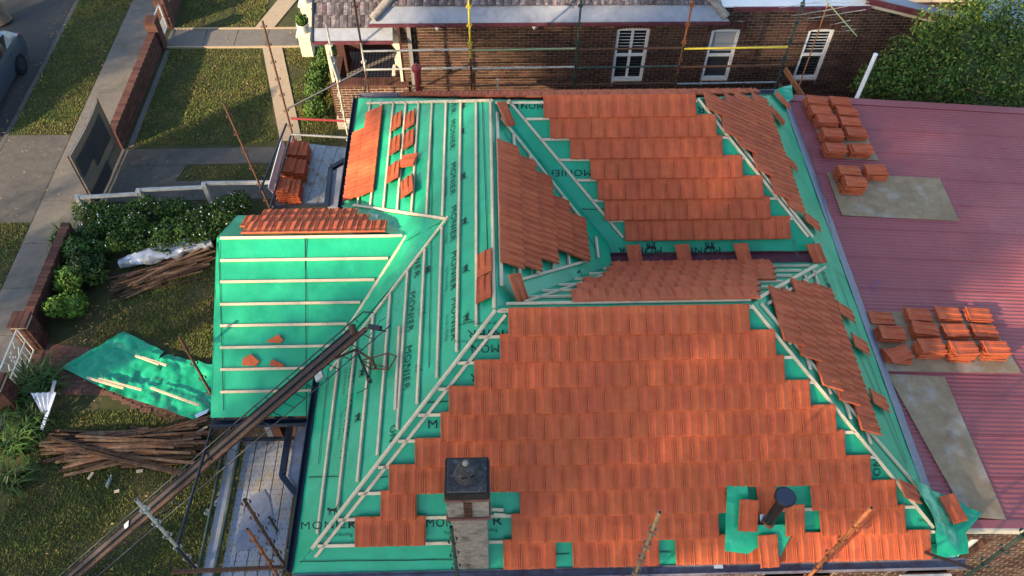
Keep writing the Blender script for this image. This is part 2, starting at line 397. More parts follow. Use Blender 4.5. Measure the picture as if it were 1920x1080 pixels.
# ---- roof tiles
def tile_mesh(hw=0.268, ln=0.43):
    prof = [(0, .000), (.003, .013), (.013, .016), (.022, .010), (.030, .003), (.055, .000), (.086, .000), (.098, .002), (.105, .016), (.115, .022), (.140, .017), (.176, .008),
            (.206, .003), (.209, .011), (.218, .011), (.2215, .001), (.229, .001), (.2325, .011), (.247, .010), (.2495, -.016), (.268, -.016)]
    rows = [(0, .5, -.016), (.006, 1.0, -.006), (.018, 1.1, 0), (.05, 1.0, 0), (.20, 1.0, 0), (.275, 1.0, 0), (.305, .3, 0), (.385, .25, 0), (.398, .5, .006), (ln, .4, .006)]
    vs = []; fs = []; n = len(prof)
    for y, k, dz_ in rows:
        for x, z in prof:
            xx = x * hw / .268; zz = .022 + z * k + dz_
            if .10 < x < .16 and y < .08: xx -= (0.08 - y) * 0.22                     # rib flares at the nose
            vs.append((xx, y - (max(0, z) * .35 if y < .03 else 0), zz))
    for j in range(len(rows) - 1):
        for i in range(n - 1):
            a = j * n + i; fs.append((a, a + 1, a + n + 1, a + n))
    per = [i for i in range(n)] + [j * n + n - 1 for j in range(1, len(rows))] + [(len(rows) - 1) * n + i for i in range(n - 2, -1, -1)] + [j * n for j in range(len(rows) - 2, 0, -1)]
    b = len(vs); vs += [(vs[i][0], vs[i][1], 0.0) for i in per]
    m = len(per)
    for i in range(m): fs.append((per[i], b + i, b + (i + 1) % m, per[(i + 1) % m]))
    fs.append(tuple(b + i for i in range(m - 1, -1, -1)))
    mb = MB(); mb.add(vs, fs); me = mb.mesh('roof_tile'); 
    for p in me.polygons: p.use_smooth = True
    me.set_sharp_from_angle(angle=math.radians(35))
    return me
TM = tile_mesh(); TM.materials.append(M['tile'])
TV = [v.co.copy() for v in TM.vertices]; TF = [list(p.vertices) for p in TM.polygons]
HN, HH = 0.118, 0.054
def tile_matrix(face, a, d, jit=1.0, hn=HN, hh=HH):
    al = math.atan((hn - hh) / G) + random.uniform(-.003, .003) * jit; rz = random.uniform(-.004, .004) * jit
    y = (face.v * math.cos(al) - face.n * math.sin(al)); x = face.u
    y2 = (y * math.cos(rz) - x * math.sin(rz)).normalized(); x2 = (x * math.cos(rz) + y * math.sin(rz)).normalized()
    return frame(face.p(a + random.uniform(-.002, .002) * jit, d + random.uniform(-.0025, .0025) * jit, hn + random.uniform(-.002, .002) * jit), x2, y2, x2.cross(y2))
COVER = 0.2562
field = MB()
def lay(face, a, d, single):
    Mx = tile_matrix(face, a, d)
    if single: inst('roof_tile', TM, Mx, house)
    else: field.add([Mx @ v for v in TV], TF)
# front slope, course by course from the bottom: (left, right) edges in the photograph
FROWS = [
 [(938, 1040), (1068, 1230), (1258, 1358), (1357, 1420), (1462, 1546), (1568, 1733)],
 [(663, 798), (957, 1358), (1522, 1686)],
 [(711, 782), (968, 1369), (1507, 1669)],
 [(727, 832), (830, 1622)],
 [(776, 1576)], [(824, 1559)], [(839, 1513)], [(887, 1467)], [(934, 1448)], [(950, 1403)]]
A0 = FF.px(1008, 1040)[0]
for k, spans in enumerate(FROWS):
    d = D0 + G * k; ph = A0 + (0.5 * COVER if k % 2 else 0)
    for i in range(-20, 30):
        a = ph + i * COVER
        P = FF.p(a + COVER / 2, d + 0.2, .06)
        # centre of the tile in the photograph
        q = CAM_ROT.transposed() @ (P - CAM_LOC); cx = 960 + FPX * q.x / -q.z
        if any(l < cx < r for l, r in spans): lay(FF, a, d, True)
FARROWS = [(1171, 1477), (1133, 1441), (1120, 1428), (1107, 1390), (1069, 1352), (1031, 1339), (1019, 1302)]
for k, (l, r) in enumerate(FARROWS):
    d = DF + G * k
    a0 = FAR.px(l, 451 - 38 * k - 18, .07)[0]; n = round((FAR.px(r, 451 - 38 * k - 18, .07)[0] - a0) / COVER)
    for i in range(n): lay(FAR, a0 + i * COVER, d, True)
def inside(p, poly):
    r = False
    for i in range(len(poly)):
        (x1, y1), (x2, y2) = poly[i], poly[(i + 1) % len(poly)]
        if (y1 > p[1]) != (y2 > p[1]) and p[0] < (x2 - x1) * (p[1] - y1) / (y2 - y1) + x1: r = not r
    return r
def toface(face, pxs, h=0.07): return [face.px(x, y, h) for x, y in pxs]
def fill(face, d0, rows, poly, phase=0.0, single=False):
    us = [p[0] for p in poly]
    for k in range(rows):
        d = d0 + G * k
        i0 = int(min(us) / COVER) - 2
        for i in range(i0, int(max(us) / COVER) + 3):
            a = (i + phase + (0.5 if k % 2 else 0)) * COVER
            if inside((a + COVER / 2, d + 0.2), poly): lay(face, a, d, single)
# inner slope under the left ridge: five courses, each with its own ends
q = [(930, 262, 978, 508), (972, 294, 1010, 514), (1002, 322, 1040, 497), (1030, 360, 1066, 481), (1066, 392, 1091, 488)]
dtop = HW / CT - 0.47
for k, (xa, ya, xb, yb) in enumerate(q):
    d = dtop - G * k
    a1 = INR.px(xa, ya, .07)[0]; a0 = INR.px(xb, yb, .07)[0]; n = max(1, round((a1 - a0) / COVER))
    for i in range(n): lay(INR, a0 + i * COVER + (0.03 * (k % 2)), d, False)
# slope behind the near ridge
fill(INB, HW / CT - 0.47 - 5 * G, 6, toface(INB, [(1070, 556), (1105, 568), (1415, 563), (1420, 530), (1446, 512), (1450, 492), (1150, 500)]))
# right-hand slopes
fill(RT, 1.46, 6, toface(RT, [(1312, 178), (1345, 182), (1420, 184), (1448, 200), (1502, 394), (1480, 385), (1440, 330), (1400, 285), (1350, 225)]))
fill(RT, 1.46, 6, toface(RT, [(1448, 588), (1448, 560), (1500, 535), (1560, 535), (1660, 845), (1645, 838), (1600, 765), (1550, 715), (1500, 660)]))
# porch back slope, left slope eaves
for k, xr in enumerate((1.10, .85, .45)):
    d = vr - .47 - G * k; n = int((xr + 1.60 - .06 * k) / COVER)
    for i in range(n): lay(PB, -xr + i * COVER + (.5 * COVER if k % 2 else 0), d, False)
fill(BK, -0.04, 10, [(0.5 - HL, -.05), (-0.9, -.05), (-HW - .6, 3.7), (-(HL - HW - .5), 3.7)])
for k, (ya, yb) in enumerate([(8.00, 9.62), (7.68, 10.55), (7.78, 10.50)]):
    pass
fill(LF, 0.12, 2, toface(LF, [(646, 386), (664, 262), (694, 212), (728, 198), (716, 346)], 0.09))
tf = field.build('roof_tile_field', M['tile_field'], house, smooth=True, kind='stuff')
tf['label'] = 'dark red tiles on the shaded and rear slopes'
# ---- brickwork
BRK = {}
def brick_mesh(key, sx, sy, sz, m):
    if key not in BRK:
        mb = MB(); mb.box((0, 0, 0), (sx, sy, sz)); me = mb.mesh('brick'); me.materials.append(m); BRK[key] = me
    return BRK[key]
def brickwork(parent, org, u, n, u0, u1, z0, z1, holes, m, mf, singles, prio=None, name='brick', skip=None):
    """running bond in front of a mortar wall; the bricks that show largest are objects, the rest one part"""
    u = Vector(u); n = Vector(n); org = Vector(org); up = Vector((0, 0, 1))
    c = 0.086; items = []
    k0 = int(round(z0 / c)); k1 = int(z1 / c)
    for k in range(k0, k1):
        z = k * c + 0.043; off = 0.12 if k % 2 else 0.0
        i = int((u0 - off) / 0.24) - 1
        while True:
            a = i * 0.24 + off; b = a + 0.23; i += 1
            if a > u1: break
            a = max(a, u0); b = min(b, u1)
            for (h0, h1, v0, v1) in holes:
                if v0 < z < v1:
                    if a < h0 < b: b = min(b, h0)
                    elif a < h1 < b: a = max(a, h1)
                    elif a >= h0 and b <= h1: a = b
            if b - a < 0.02: continue
            P = org + u * ((a + b) / 2) + up * z
            items.append((P, b - a))
    if skip: items = [it for it in items if not skip(it[0])]
    def vis(P):
        q = CAM_ROT.transposed() @ (P - CAM_LOC)
        x = 960 + FPX * q.x / -q.z; y = 540 - FPX * q.y / -q.z
        out = max(0, -x, x - 1920, -y, y - 1080)
        return (out > 12, (P - CAM_LOC).length)
    if prio: items.sort(key=lambda it: prio(it[0]))
    else: items.sort(key=lambda it: vis(it[0]))
    rest = MB()
    for q, (P, w) in enumerate(items):
        wj = random.uniform(-.0015, .0015)
        if q < singles and not vis(P)[0]:
            me = brick_mesh((m.name, round(w, 2)), round(w, 2) - .004, 0.024, 0.072, m)
            inst(name, me, frame(P + n * (-0.0085 + wj), u, n, up) if abs(u.cross(n).z - 1) < .1 else frame(P + n * (-0.0085 + wj), -u, n, up), parent)
        else: rest.box(P + n * (-0.0085 + wj), (w - .004, 0.024, 0.072), u, n, up)
    if rest.v:
        r = rest.build(name + '_field', mf, parent, kind='stuff')

# ---- walls of the house
YW = 0.5
def wx(px, py=1072): return ony(px, py, YW).x
wins = [(wx(1178), wx(1258)), (wx(1438), wx(1566))]
win3 = (wx(1700), wx(1775, 1078))
WZ0, WZ1 = 1.35, 3.05
mb = MB(); edges = [0.45]
for a, b in wins: edges += [a, b]
edges.append(9.9)
for i in range(0, len(edges), 2): mb.box(((edges[i] + edges[i + 1]) / 2, YW + .12, 1.8), (edges[i + 1] - edges[i], .24, 3.6))
for a, b in wins:
    mb.box(((a + b) / 2, YW + .12, WZ0 / 2), (b - a, .24, WZ0)); mb.box(((a + b) / 2, YW + .12, (WZ1 + 3.6) / 2), (b - a, .24, 3.6 - WZ1))
wall = mb.build('front_wall', M['mortar'], house)
brickwork(wall, (0, YW, 0), (1, 0, 0), (0, -1, 0), 0.45, 9.9, 0.0, 3.55, [(a, b, WZ0, WZ1) for a, b in wins], M['brick'], M['brick_field'], 190)
def front_window(a, b, wall, owner):
    # brick reveals, frame, sill and glass of each window
    rv = MB()
    for z in range(int(WZ0 / .086) + 1, int(WZ1 / .086)):
        rv.box((b - .004, YW + .06, z * .086 + .043), (.02, .11, .076)); rv.box((a + .004, YW + .06, z * .086 + .043), (.02, .11, .076))
    rv.build('brick_reveal', M['brick_field'], wall, kind='stuff')
    w = MB(); fr = .07
    w.box((a + .03 + fr / 2, YW + .15, (WZ0 + WZ1) / 2), (fr, .07, WZ1 - WZ0)).box((b - .03 - fr / 2, YW + .15, (WZ0 + WZ1) / 2), (fr, .07, WZ1 - WZ0))
    w.box(((a + b) / 2, YW + .15, WZ0 + .05), (b - a - .2, .07, .08)).box(((a + b) / 2, YW + .15, WZ1 - .05), (b - a - .2, .07, .08)).box(((a + b) / 2, YW + .15, (WZ0 + WZ1) / 2), (b - a - .2, .065, .05))
    wi = w.build('window', M['white'], owner)
    MB().box(((a + b) / 2, YW + .16, (WZ0 + WZ1) / 2), (b - a - .1, .012, WZ1 - WZ0 - .1)).build('pane', M['glass'], wi)
    MB().box(((a + b) / 2, YW - .01, WZ0 - .03), (b - a + .1, .24, .06)).build('sill', M['white'], wi)
for a, b in wins: front_window(a, b, wall, house)
# side and rear walls, porch walls, eaves lining
mb = MB()
mb.box((.57, HD / 2 + .1, 1.8), (.24, HD - .9, 3.6)).box((HL - .45, HD / 2 + .1, 1.8), (.24, HD - .9, 3.6)).box((HL / 2, HD - .5, 1.8), (HL - 1.2, .24, 3.6))
mb.build('side_wall', M['brick_field'], house)
mb = MB(); mb.box((pl + .45, PRY - .1, 1.55), (.24, 3.4, 3.1)).box((-.4, PRY - 1.75, 1.55), (1.5, .24, 3.1)).build('porch_wall', M['brick_field'], house)
mb = MB(); mb.slab([(pl + .34, PRY - 2.0, 3.3), (pl + .34, PRY + 1.9, 3.3), (pl + .34, PRY, PRZ - .1)], .05, (1, 0, 0)).build('porch_gable', M['brick_field'], house)
mb = MB(); mb.slab([(0, 0, EAVE - .09), (HL, 0, EAVE - .09), (HL, .55, EAVE - .09), (0, .55, EAVE - .09)], .02)
mb.slab([(0, .56, EAVE - .09), (.55, .56, EAVE - .09), (.55, HD, EAVE - .09), (0, HD, EAVE - .09)], .02).build('soffit', M['white'], house)
# gutters
def gutter(a, b, out, m, w=.11, hgt=.10, z=EAVE - .03):
    a = Vector(a); b = Vector(b); o = Vector(out); mb = MB(); a.z = b.z = z; d = (b - a).normalized()
    mb.bar(a + o * w, b + o * w, .012, hgt); mb.bar(a + o * (w / 2) + Vector((0, 0, -hgt / 2)), b + o * (w / 2) + Vector((0, 0, -hgt / 2)), w, .012); mb.bar(a, b, .012, hgt - .02)
    mb.tube(a + o * (w + .004) + Vector((0, 0, hgt / 2)), b + o * (w + .004) + Vector((0, 0, hgt / 2)), .012, 8)
    return mb.build('gutter', m, house)
gutter((-.02, -.03, 0), (HL + .12, -.03, 0), (0, -1, 0), M['gutter_old'], w=.13)
gutter((-.03, .04, 0), (-.03, 3.45, 0), (-1, 0, 0), M['gutter_dark'], w=.075)
gutter((-.03, 7.42, 0), (-.03, HD + .1, 0), (-1, 0, 0), M['gutter_dark'], w=.075)
gutter((0, HD + .03, 0), (HL, HD + .03, 0), (0, 1, 0), M['gutter_old'])
gutter((pl, PF.p(0, pe).y - .03, 0), (-.1, PF.p(0, pe).y - .03, 0), (0, -1, 0), M['gutter_dark'], z=PF.p(0, pe).z - .06)
# debris and coping in the front gutter
mb = MB(); mb.slab([(0.1, -.04, EAVE - .045), (HL, -.04, EAVE - .045), (HL, -.15, EAVE - .045), (0.1, -.15, EAVE - .045)], .01).build('gutter_lining', M['gutter_old'], house)
# box gutter between the two wings
zb = zg - .14
mb = MB(); x0, x1 = HW + GI - .15, xg + .06
mb.slab([(x0, yg0 - .10, zb), (x1, yg0 - .10, zb - .02), (x1, yg1 - .08, zb - .02), (x0, yg1 - .08, zb)], .03)
mb.build('box_gutter', M['maroon'], house)
mb = MB(); mb.bar((x0, yg0 - .01, zb + .09), (x1 - .1, yg0 - .01, zb + .07), .015, .17).bar((x0, yg1 - .14, zb + .03), (x1 - .1, yg1 - .14, zb + .01), .015, .05).build('box_gutter_lip', M['maroon'], house)
# loose sarking at the corners
def drape(pxs, zf, name='sarking', parent=house, m=None, seed=0, amp=.05, nsub=5, th=0.0):
    """crumpled sheet through photograph points; zf(x, y) gives the height of what it lies on"""
    pts = []
    for (x, y) in pxs:
        P = onz(x, y, EAVE)
        for _ in range(6): P = onz(x, y, zf(P.x, P.y))
        pts.append(P)
    bm = bmesh.new(); vs = [bm.verts.new(p) for p in pts]; f = bm.faces.new(vs)
    bmesh.ops.triangulate(bm, faces=[f])
    for _ in range(nsub): bmesh.ops.subdivide_edges(bm, edges=[e for e in bm.edges if e.calc_length() > .09], cuts=1); bmesh.ops.triangulate(bm, faces=bm.faces[:])
    for v in bm.verts:
        q = v.co * 2.3 + Vector((seed, seed, 0))
        r = abs(noise.noise(q)) * amp + abs(noise.noise(q * 2.2 + Vector((5, 5, 5)))) * amp * .5
        v.co.z = zf(v.co.x, v.co.y) + .012 + r
    bm.normal_update(); bm.verts.index_update(); mb = MB(); mb.v = [v.co.copy() for v in bm.verts]; mb.f = [[w.index for w in f.verts] for f in bm.faces]; bm.free()
    return mb.build(name, m or M['sark'], parent, smooth=True)
RZ = lambda x, y: 3.66 - .08 * (x - 10.1)                    # the red roof's plane
roofz = lambda x, y: max(min(EAVE + S * min(max(HL - x, -1), max(y, -1), HW), ZR), RZ(x, y) + .03 if x > HL - .1 else 0)
cs = drape([(1706, 893), (1765, 930), (1838, 965), (1806, 1003), (1812, 1041), (1757, 1049), (1753, 992)], lambda x, y: max(EAVE + .05, EAVE + .06 + S * min(HL - x, y)), seed=3, amp=.10, m=M['sark_loose'])
drape([(1452, 172), (1484, 160), (1486, 186), (1462, 208), (1446, 188)], lambda x, y: EAVE + .12, seed=8, amp=.06, m=M['sark_loose'])
drape([(1362, 912), (1400, 912), (1412, 985), (1480, 985), (1484, 1000), (1462, 1046), (1430, 1020), (1402, 1040), (1358, 1034), (1360, 962)], lambda x, y: EAVE + S * y + .165, seed=5, amp=.04, m=M['sark_loose'])
drape([(640, 388), (700, 395), (790, 410), (830, 415), (760, 455), (690, 432)], lambda x, y: max(EAVE + S * x, PRZ - PS * abs(y - PRY)) + .01, seed=12, amp=.05)
drape([(765, 440), (838, 418), (752, 520), (640, 650), (604, 690)], lambda x, y: max(EAVE + S * x, PRZ - PS * abs(y - PRY)) + .004, seed=14, amp=.035)

# ---- printed sarking: lettering, cat silhouettes, fold lines
def text_mesh(s):
    cu = bpy.data.curves.new('t', 'FONT'); cu.body = s; cu.offset = 0.0; cu.space_character = 1.12; cu.align_x = 'LEFT'; cu.resolution_u = 3
    ob = bpy.data.objects.new('t', cu); COL.objects.link(ob); bpy.context.view_layer.update()
    me = bpy.data.meshes.new_from_object(ob.evaluated_get(bpy.context.evaluated_depsgraph_get())); bpy.data.objects.remove(ob)
    v = [p.co.copy() for p in me.vertices]; f = [list(p.vertices) for p in me.polygons]; bpy.data.meshes.remove(me)
    x0 = min(p.x for p in v); x1 = max(p.x for p in v); y0 = min(p.y for p in v); y1 = max(p.y for p in v)
    return [((p.x - x0) / (x1 - x0), (p.y) / (0.7), 0) for p in v], f
TXT = {}
def spaced(s): return s
def lettering(face, s, P, ang, length, cap, parent, h=0.017, name='lettering'):
    if s not in TXT: TXT[s] = text_mesh(s)
    v, f = TXT[s]; c, sn = math.cos(ang), math.sin(ang); mb = MB(); vs = []
    for x, y, _ in v:
        X, Y = x * length, y * cap; vs.append(face.p(P[0] + X * c - Y * sn, P[1] + X * sn + Y * c, h))
    mb.add(vs, f); return mb.build(name, M['ink'], parent)
CAT = [(0, .62), (.10, .70), (.22, .68), (.30, .60), (.62, .60), (.75, .66), (.83, .80), (.97, 1.02), (1.06, 1.05), (.90, .80), (.84, .58), (.85, .40), (.92, .22), (.88, .0), (.80, .0), (.82, .2), (.72, .36),
       (.66, .2), (.70, .0), (.62, .0), (.58, .22), (.56, .38), (.36, .36), (.36, .18), (.40, .0), (.32, .0), (.28, .2), (.25, .36), (.20, .2), (.18, .0), (.10, .0), (.13, .22), (.14, .42), (.06, .46), (-.02, .52)]
def cat_logo(face, P, ang, size, parent, h=0.017):
    c, sn = math.cos(ang), math.sin(ang); mb = MB()
    mb.add([face.p(P[0] + (x * c - y * sn) * size, P[1] + (x * sn + y * c) * size, h) for x, y in CAT], [tuple(range(len(CAT)))])
    return mb.build('cat_logo', M['ink'], parent)
def line(face, q0, q1, parent, w=.013, h=.016):
    a = Vector(face.px(*q0)); b = Vector(face.px(*q1)); n = max(2, int((b - a).length / .3)); mb = MB(); d = (b - a).normalized(); p = Vector((-d.y, d.x)); pr = None
    for k in range(n + 1):
        q = a.lerp(b, k / n) + p * (.008 * noise.noise(Vector((k * .9, a.x * 3, b.y * 3))))
        cur = (face.p(*(q + p * w / 2), h), face.p(*(q - p * w / 2), h))
        if pr: mb.add([pr[0], pr[1], cur[1], cur[0]], [(0, 1, 2, 3)])
        pr = cur
    return mb.build('overlap_line', M['ink'], parent)
A90 = 0.0
def brand(face, q, ang, parent, cap=.125, length=.80, cat=True, small=True, full='MONIER'):
    """one repeat of the print, starting at photograph point q"""
    a, d = face.px(*q); c, sn = math.cos(ang), math.sin(ang)
    lettering(face, full, (a, d), ang, length * len(full) / 6, cap, parent)
    if small:
        lettering(face, 'Top Cat in Roofing', (a + .25 * c + .115 * sn, d + .25 * sn - .115 * c), ang, .50, .050, parent)
    if cat:
        cat_logo(face, (a + .42 * c - .235 * sn, d + .42 * sn + .235 * c), ang, .16, parent)
# left slope: the words run down the picture, tops to the right
for y in (150, 229, 309, 390, 475, 562):
    if y > 180: brand(LF, (846 + (y - 309) * .008, y), A90, sk['LF'])
brand(LF, (847, 183), A90, sk['LF'], full='NIER', small=False)
for x, y in ((769, 551), (762, 652)): brand(LF, (x, y), A90, sk['LF'])
brand(LF, (780, 478), A90, sk['LF'], full='NIER')
for x, y in ((652, 744), (640, 846)): brand(LF, (x, y), A90, sk['LF'], full='MONIER' if y < 800 else 'M', cat=y < 800, small=y < 800)
brand(LF, (660, 664), A90, sk['LF'], full='ONIER')
brand(LF, (733, 800), A90 + .0, sk['LF'], full='ON', cat=False, small=False)
brand(FF, (565, 992), 0, sk['LF'] if False else sk['FF'], cap=.115, cat=False)
cat_logo(FF, FF.px(614, 966), 0, .17, sk['FF'])
brand(FF, (655, 990), 0, sk['FF'], full='MO', cat=False, small=False)
for x, y, s in ((800, 988, 'MON'), (803, 803, 'M')): brand(FF, (x, y), 0, sk['FF'], cat=False, full=s, small=(y > 900))
lettering(FF, 'Roofing', FF.px(905, 996), 0, .22, .05, sk['FF']); brand(FF, (925, 984), 0, sk['FF'], full='R', small=False, cat=False)
PI = math.pi
for x, y, s in ((935, 646, 'MON'), (898, 701, 'R'), (944, 618, 'NIER')):
    a, d = FF.px(x, y); lettering(FF, s, (a, d), PI, .135 * len(s), .12, sk['FF'])
lettering(FF, 'Top Cat in Roofing', FF.px(915, 637), PI, .5, .05, sk['FF']); lettering(FF, 'Top Cat in Roofing', FF.px(950, 603), PI, .5, .05, sk['FF'])
for x, y, s in ((1108, 318, 'MONIER'), (1018, 192, 'MON'), (980, 190, 'IER'), (1320, 200, 'R')):
    a, d = FAR.px(x, y); lettering(FAR, s, (a, d), PI, .135 * len(s), .125, sk['FAR'])
for x in (1240, 1350): lettering(FAR, 'MONIER', FAR.px(x, 463), PI, .8, .12, sk['FAR']); cat_logo(FAR, FAR.px(x - 10, 454), PI, .2, sk['FAR'])
lettering(RT, 'MON', RT.px(1500, 487), 0.0, .42, .13, sk['RTm'])
lettering(RT, 'ONIER', RT.px(1562, 560), 0.0, .6, .12, sk['RTf']); cat_logo(RT, RT.px(1560, 545), 0.0, .15, sk['RTf'])
lettering(INR, 'NIER', INR.px(1082, 512), -PI / 2 - .5, .5, .12, sk['INR']); lettering(INR, 'MON', INR.px(978, 232), 0, .4, .13, sk['INR'])
lettering(FF, 'ling', FF.px(1721, 978), 0, .14, .06, sk['FF'])
lettering(FF, 'ON', FF.px(1650, 892), PI / 2, .25, .11, sk['FF'])
# the long edges printed on the membrane
for f, a, b, p in ((LF, (812, 190), (810, 420), 'LF'), (LF, (905, 190), (915, 470), 'LF'), (LF, (810, 420), (805, 690), 'LF'), (LF, (617, 690), (598, 870), 'LF'), (FF, (562, 1052), (850, 1049), 'FF'),
                   (FF, (1700, 1018), (1755, 1018), 'FF'), (FF, (1042, 1038), (1067, 1038), 'FF'), (FF, (1232, 1034), (1257, 1034), 'FF'), (PF, (572, 441), (573, 505), 'PF'), (PF, (573, 441), (575, 780), 'PF'),
                   (PF, (410, 452), (420, 770), 'PF'), (RT, (1500, 215), (1560, 440), 'RTb'), (RT, (1570, 520), (1700, 870), 'RTf'), (RT, (1600, 640), (1700, 880), 'RTf'), (FAR, (965, 198), (1160, 440), 'FAR'),
                   (FAR, (1090, 392), (1133, 393), 'FAR'), (INR, (945, 250), (1100, 470), 'INR'), (LF, (862, 610), (895, 602), 'LF'), (FF, (795, 755), (840, 752), 'FF'), (FF, (700, 897), (727, 893), 'FF'), (LF, (580, 895), (640, 893), 'LF'),
                   (INR, (1010, 300), (1125, 480), 'INR')):
    line(f, a, b, sk[p])
a1 = cs
# silver underside showing at the loose corner
MB().slab([onz(1762, 1046, EAVE + .06), onz(1772, 1026, EAVE + .14), onz(1776, 1036, EAVE + .1), onz(1792, 1044, EAVE + .06)], .004).build('foil_underside', M['silver'], house)
MB().slab([LF.at(690, 399, .08), LF.at(709, 403, .10), LF.at(707, 412, .06)], .004, LF.n).build('foil_underside', M['silver'], house)

# ---- chimney
M['render'] = mat('weathered_render', (0.24, 0.215, 0.19), 0.95, var=0.35, scale=6, bump=0.6, bscale=30, grime=(0.055, 0.05, 0.046), gscale=3.2)
M['soot'] = mat('sooty_render', (0.050, 0.050, 0.055), 0.95, var=0.6, scale=9, bump=1.0, bscale=22, bdist=.05, grime=(0.15, 0.15, 0.145), gscale=6)
M['soot_dark'] = mat('sooty_edge', (0.022, 0.020, 0.018), 1.0, var=0.6, scale=14, bump=1.0, bscale=50)
M['band'] = mat('brick_band', (0.17, 0.075, 0.06), 0.9, var=0.3, scale=8, grime=(0.06, 0.05, 0.05), gscale=6)
cx, yf = 2.655, -0.04
zA = ony(880, 977, yf).z; zB = ony(880, 970, yf).z; zC = ony(880, 937, yf).z
yb_ = onz(875, 863, zC + .1).y
dp = min(max(yb_ - yf, .45), .75); cy = yf + dp / 2
ch = thing('chimney', (cx, cy, 0), 'tall weathered chimney with sooty square cap rising from the front eave', 'chimney')
MB().box((cx, cy, zA / 2), (.48, dp - .06, zA)).build('shaft', M['render'], ch, bevel=.008)
MB().box((cx, cy, (zA + zB) / 2 + .02), (.57, dp + .04, .05)).build('brick_band', M['band'], ch, bevel=.006)
up = MB().box((cx, cy, (zB + zC) / 2), (.53, dp, zC - zB - .02)).build('upper_stack', M['render'], ch, bevel=.006)
for k in range(int((zC - zB) / .075)):
    MB().box((cx - .0, yf - .004, zB + .06 + k * .075), (.105, .02, .060)).build('brick', M['brick_red'], ch)
MB().box((cx, cy, zC + .0), (.57, dp + .05, .05)).build('brick_band', M['band'], ch, bevel=.006)
MB().box((cx, cy, zC + .095), (.55, dp + .03, .14)).build('cap_edge', M['soot_dark'], ch, bevel=.02)
cap = MB(); t0 = zC + .166
cap.lathe((cx, cy, t0), [(.36, 0), (.34, .02), (.20, .045)], 4)
cp = MB(); cp.box((cx, cy, t0 + .012), (.49, dp - .03, .025)).build('cap', M['soot'], ch, bevel=.01)
ft = MB().lathe((cx, cy + .02, t0 + .02), [(.165, 0), (.155, .04), (.135, .10), (.115, .17), (.08, .22), (.04, .24)], 20).build('terracotta_pot', M['soot'], ch, smooth=True)
MB().lathe((cx - .01, cy + .04, t0 + .24), [(.035, 0), (.04, .03), (.03, .06), (.012, .07)], 12).build('finial', M['render'], ch, smooth=True)
MB().box((cx - .03, cy - .10, t0 + .15), (.07, .015, .03)).box((cx + .07, cy - .085, t0 + .155), (.06, .015, .03), (.9, .4, 0), (-.4, .9, 0)).build('pot_slot', M['dark'], ft)

# ---- flue
fb_ = FF.at(1437, 984, .0); fx, fy = fb_.x, fb_.y
fl = thing('flue_pipe', (fx, fy, fb_.z), 'black flue pipe with flat round cowl standing in the front roof slope', 'flue')
ztop = 5.02
MB().lathe((fx, fy, fb_.z - .05), [(.15, .0), (.12, .10), (.085, .22)], 20).build('collar', mat('brown_rubber', (.16, .06, .04), .7), fl, smooth=True)
MB().tube((fx, fy, fb_.z + .1), (fx, fy, ztop), .075, 20).build('pipe', M['black'], fl, smooth=True)
co = MB().lathe((fx, fy, ztop), [(.10, -.01), (.145, 0), (.15, .02), (.15, .05), (.14, .06)], 24).build('cowl', M['black'], fl, smooth=True)
MB().lathe((fx, fy, ztop + .062), [(.132, 0), (.128, .006)], 24).build('cowl_top', mat('blue_grey_lid', (.035, .045, .075), .45), co)
drape([(1422, 948), (1440, 955), (1450, 1005), (1428, 1010)], lambda x, y: EAVE + S * y + .07, name='foil_flashing', parent=fl, m=M['silver'], seed=9, amp=.04)

# ================================================================ RED CORRUGATED ROOF AND ITS EXTENSION
ext = thing('extension', (13.4, 5.6, 0), 'low brick extension under a faded red corrugated metal roof', 'extension')
def rz(x): return RZ(x, 0)
mb = MB(); pitch = .086; x0r, x1r = 9.80, 17.5; y0r, y1r = .50, 10.78
n = int((y1r - y0r) / (pitch / 8)); nx = 6; 
for i in range(n + 1):
    y = y0r + (y1r - y0r) * i / n; hgt = .0095 * math.cos(2 * math.pi * (y - y0r) / pitch)
    for k in range(nx + 1):
        x = x0r + (x1r - x0r) * k / nx; mb.v.append(Vector((x, y, rz(x) + hgt)))
for i in range(n):
    for k in range(nx):
        a = i * (nx + 1) + k; mb.f.append([a, a + 1, a + nx + 2, a + nx + 1])
rs = mb.build('corrugated_roof', M['metalroof'], ext, smooth=True)
sc = MB()
for k in range(8):
    xx = 10.25 + k * .92; i = 0
    while y0r + .1 + i * pitch * 2 < y1r - .1:
        sc.box((xx + random.uniform(-.01, .01), y0r + pitch * 2 * (i + 1), rz(xx) + .015), (.014, .014, .008)); i += 1
sc.build('screw_field', M['flash'], rs, kind='stuff')
for k in range(1, 13):
    yy = y0r + k * pitch * 9 + pitch * .25
    if yy < y1r - .1: MB().bar((x0r, yy, rz(x0r) + .010), (x1r, yy, rz(x1r) + .010), .012, .008).build('sheet_lap', M['metalroof'], rs)
MB().bar((x0r, y1r, rz(x0r) + .02), (x1r, y1r, rz(x1r) + .02), .22, .012).build('ridge_flashing', M['metalroof'], ext)
MB().bar((x0r, y0r + .02, rz(x0r) + .02), (x1r, y0r + .02, rz(x1r) + .02), .13, .012).build('edge_flashing', M['metalroof'], ext)
MB().bar((HL + .05, y0r - .06, rz(HL) - .07), (x1r, y0r - .06, rz(x1r) - .07), .03, .15).build('fascia', M['cream'], ext)
MB().bar((x0r, y1r + .05, rz(x0r) - .07), (x1r, y1r + .05, rz(x1r) - .07), .03, .15).build('fascia', M['white'], ext)
a, b = win3; mb = MB()
for e0_, e1_ in ((9.91, a), (b, 18.0)): mb.box(((e0_ + e1_) / 2, YW + .125, 1.68), (e1_ - e0_, .24, 3.36))
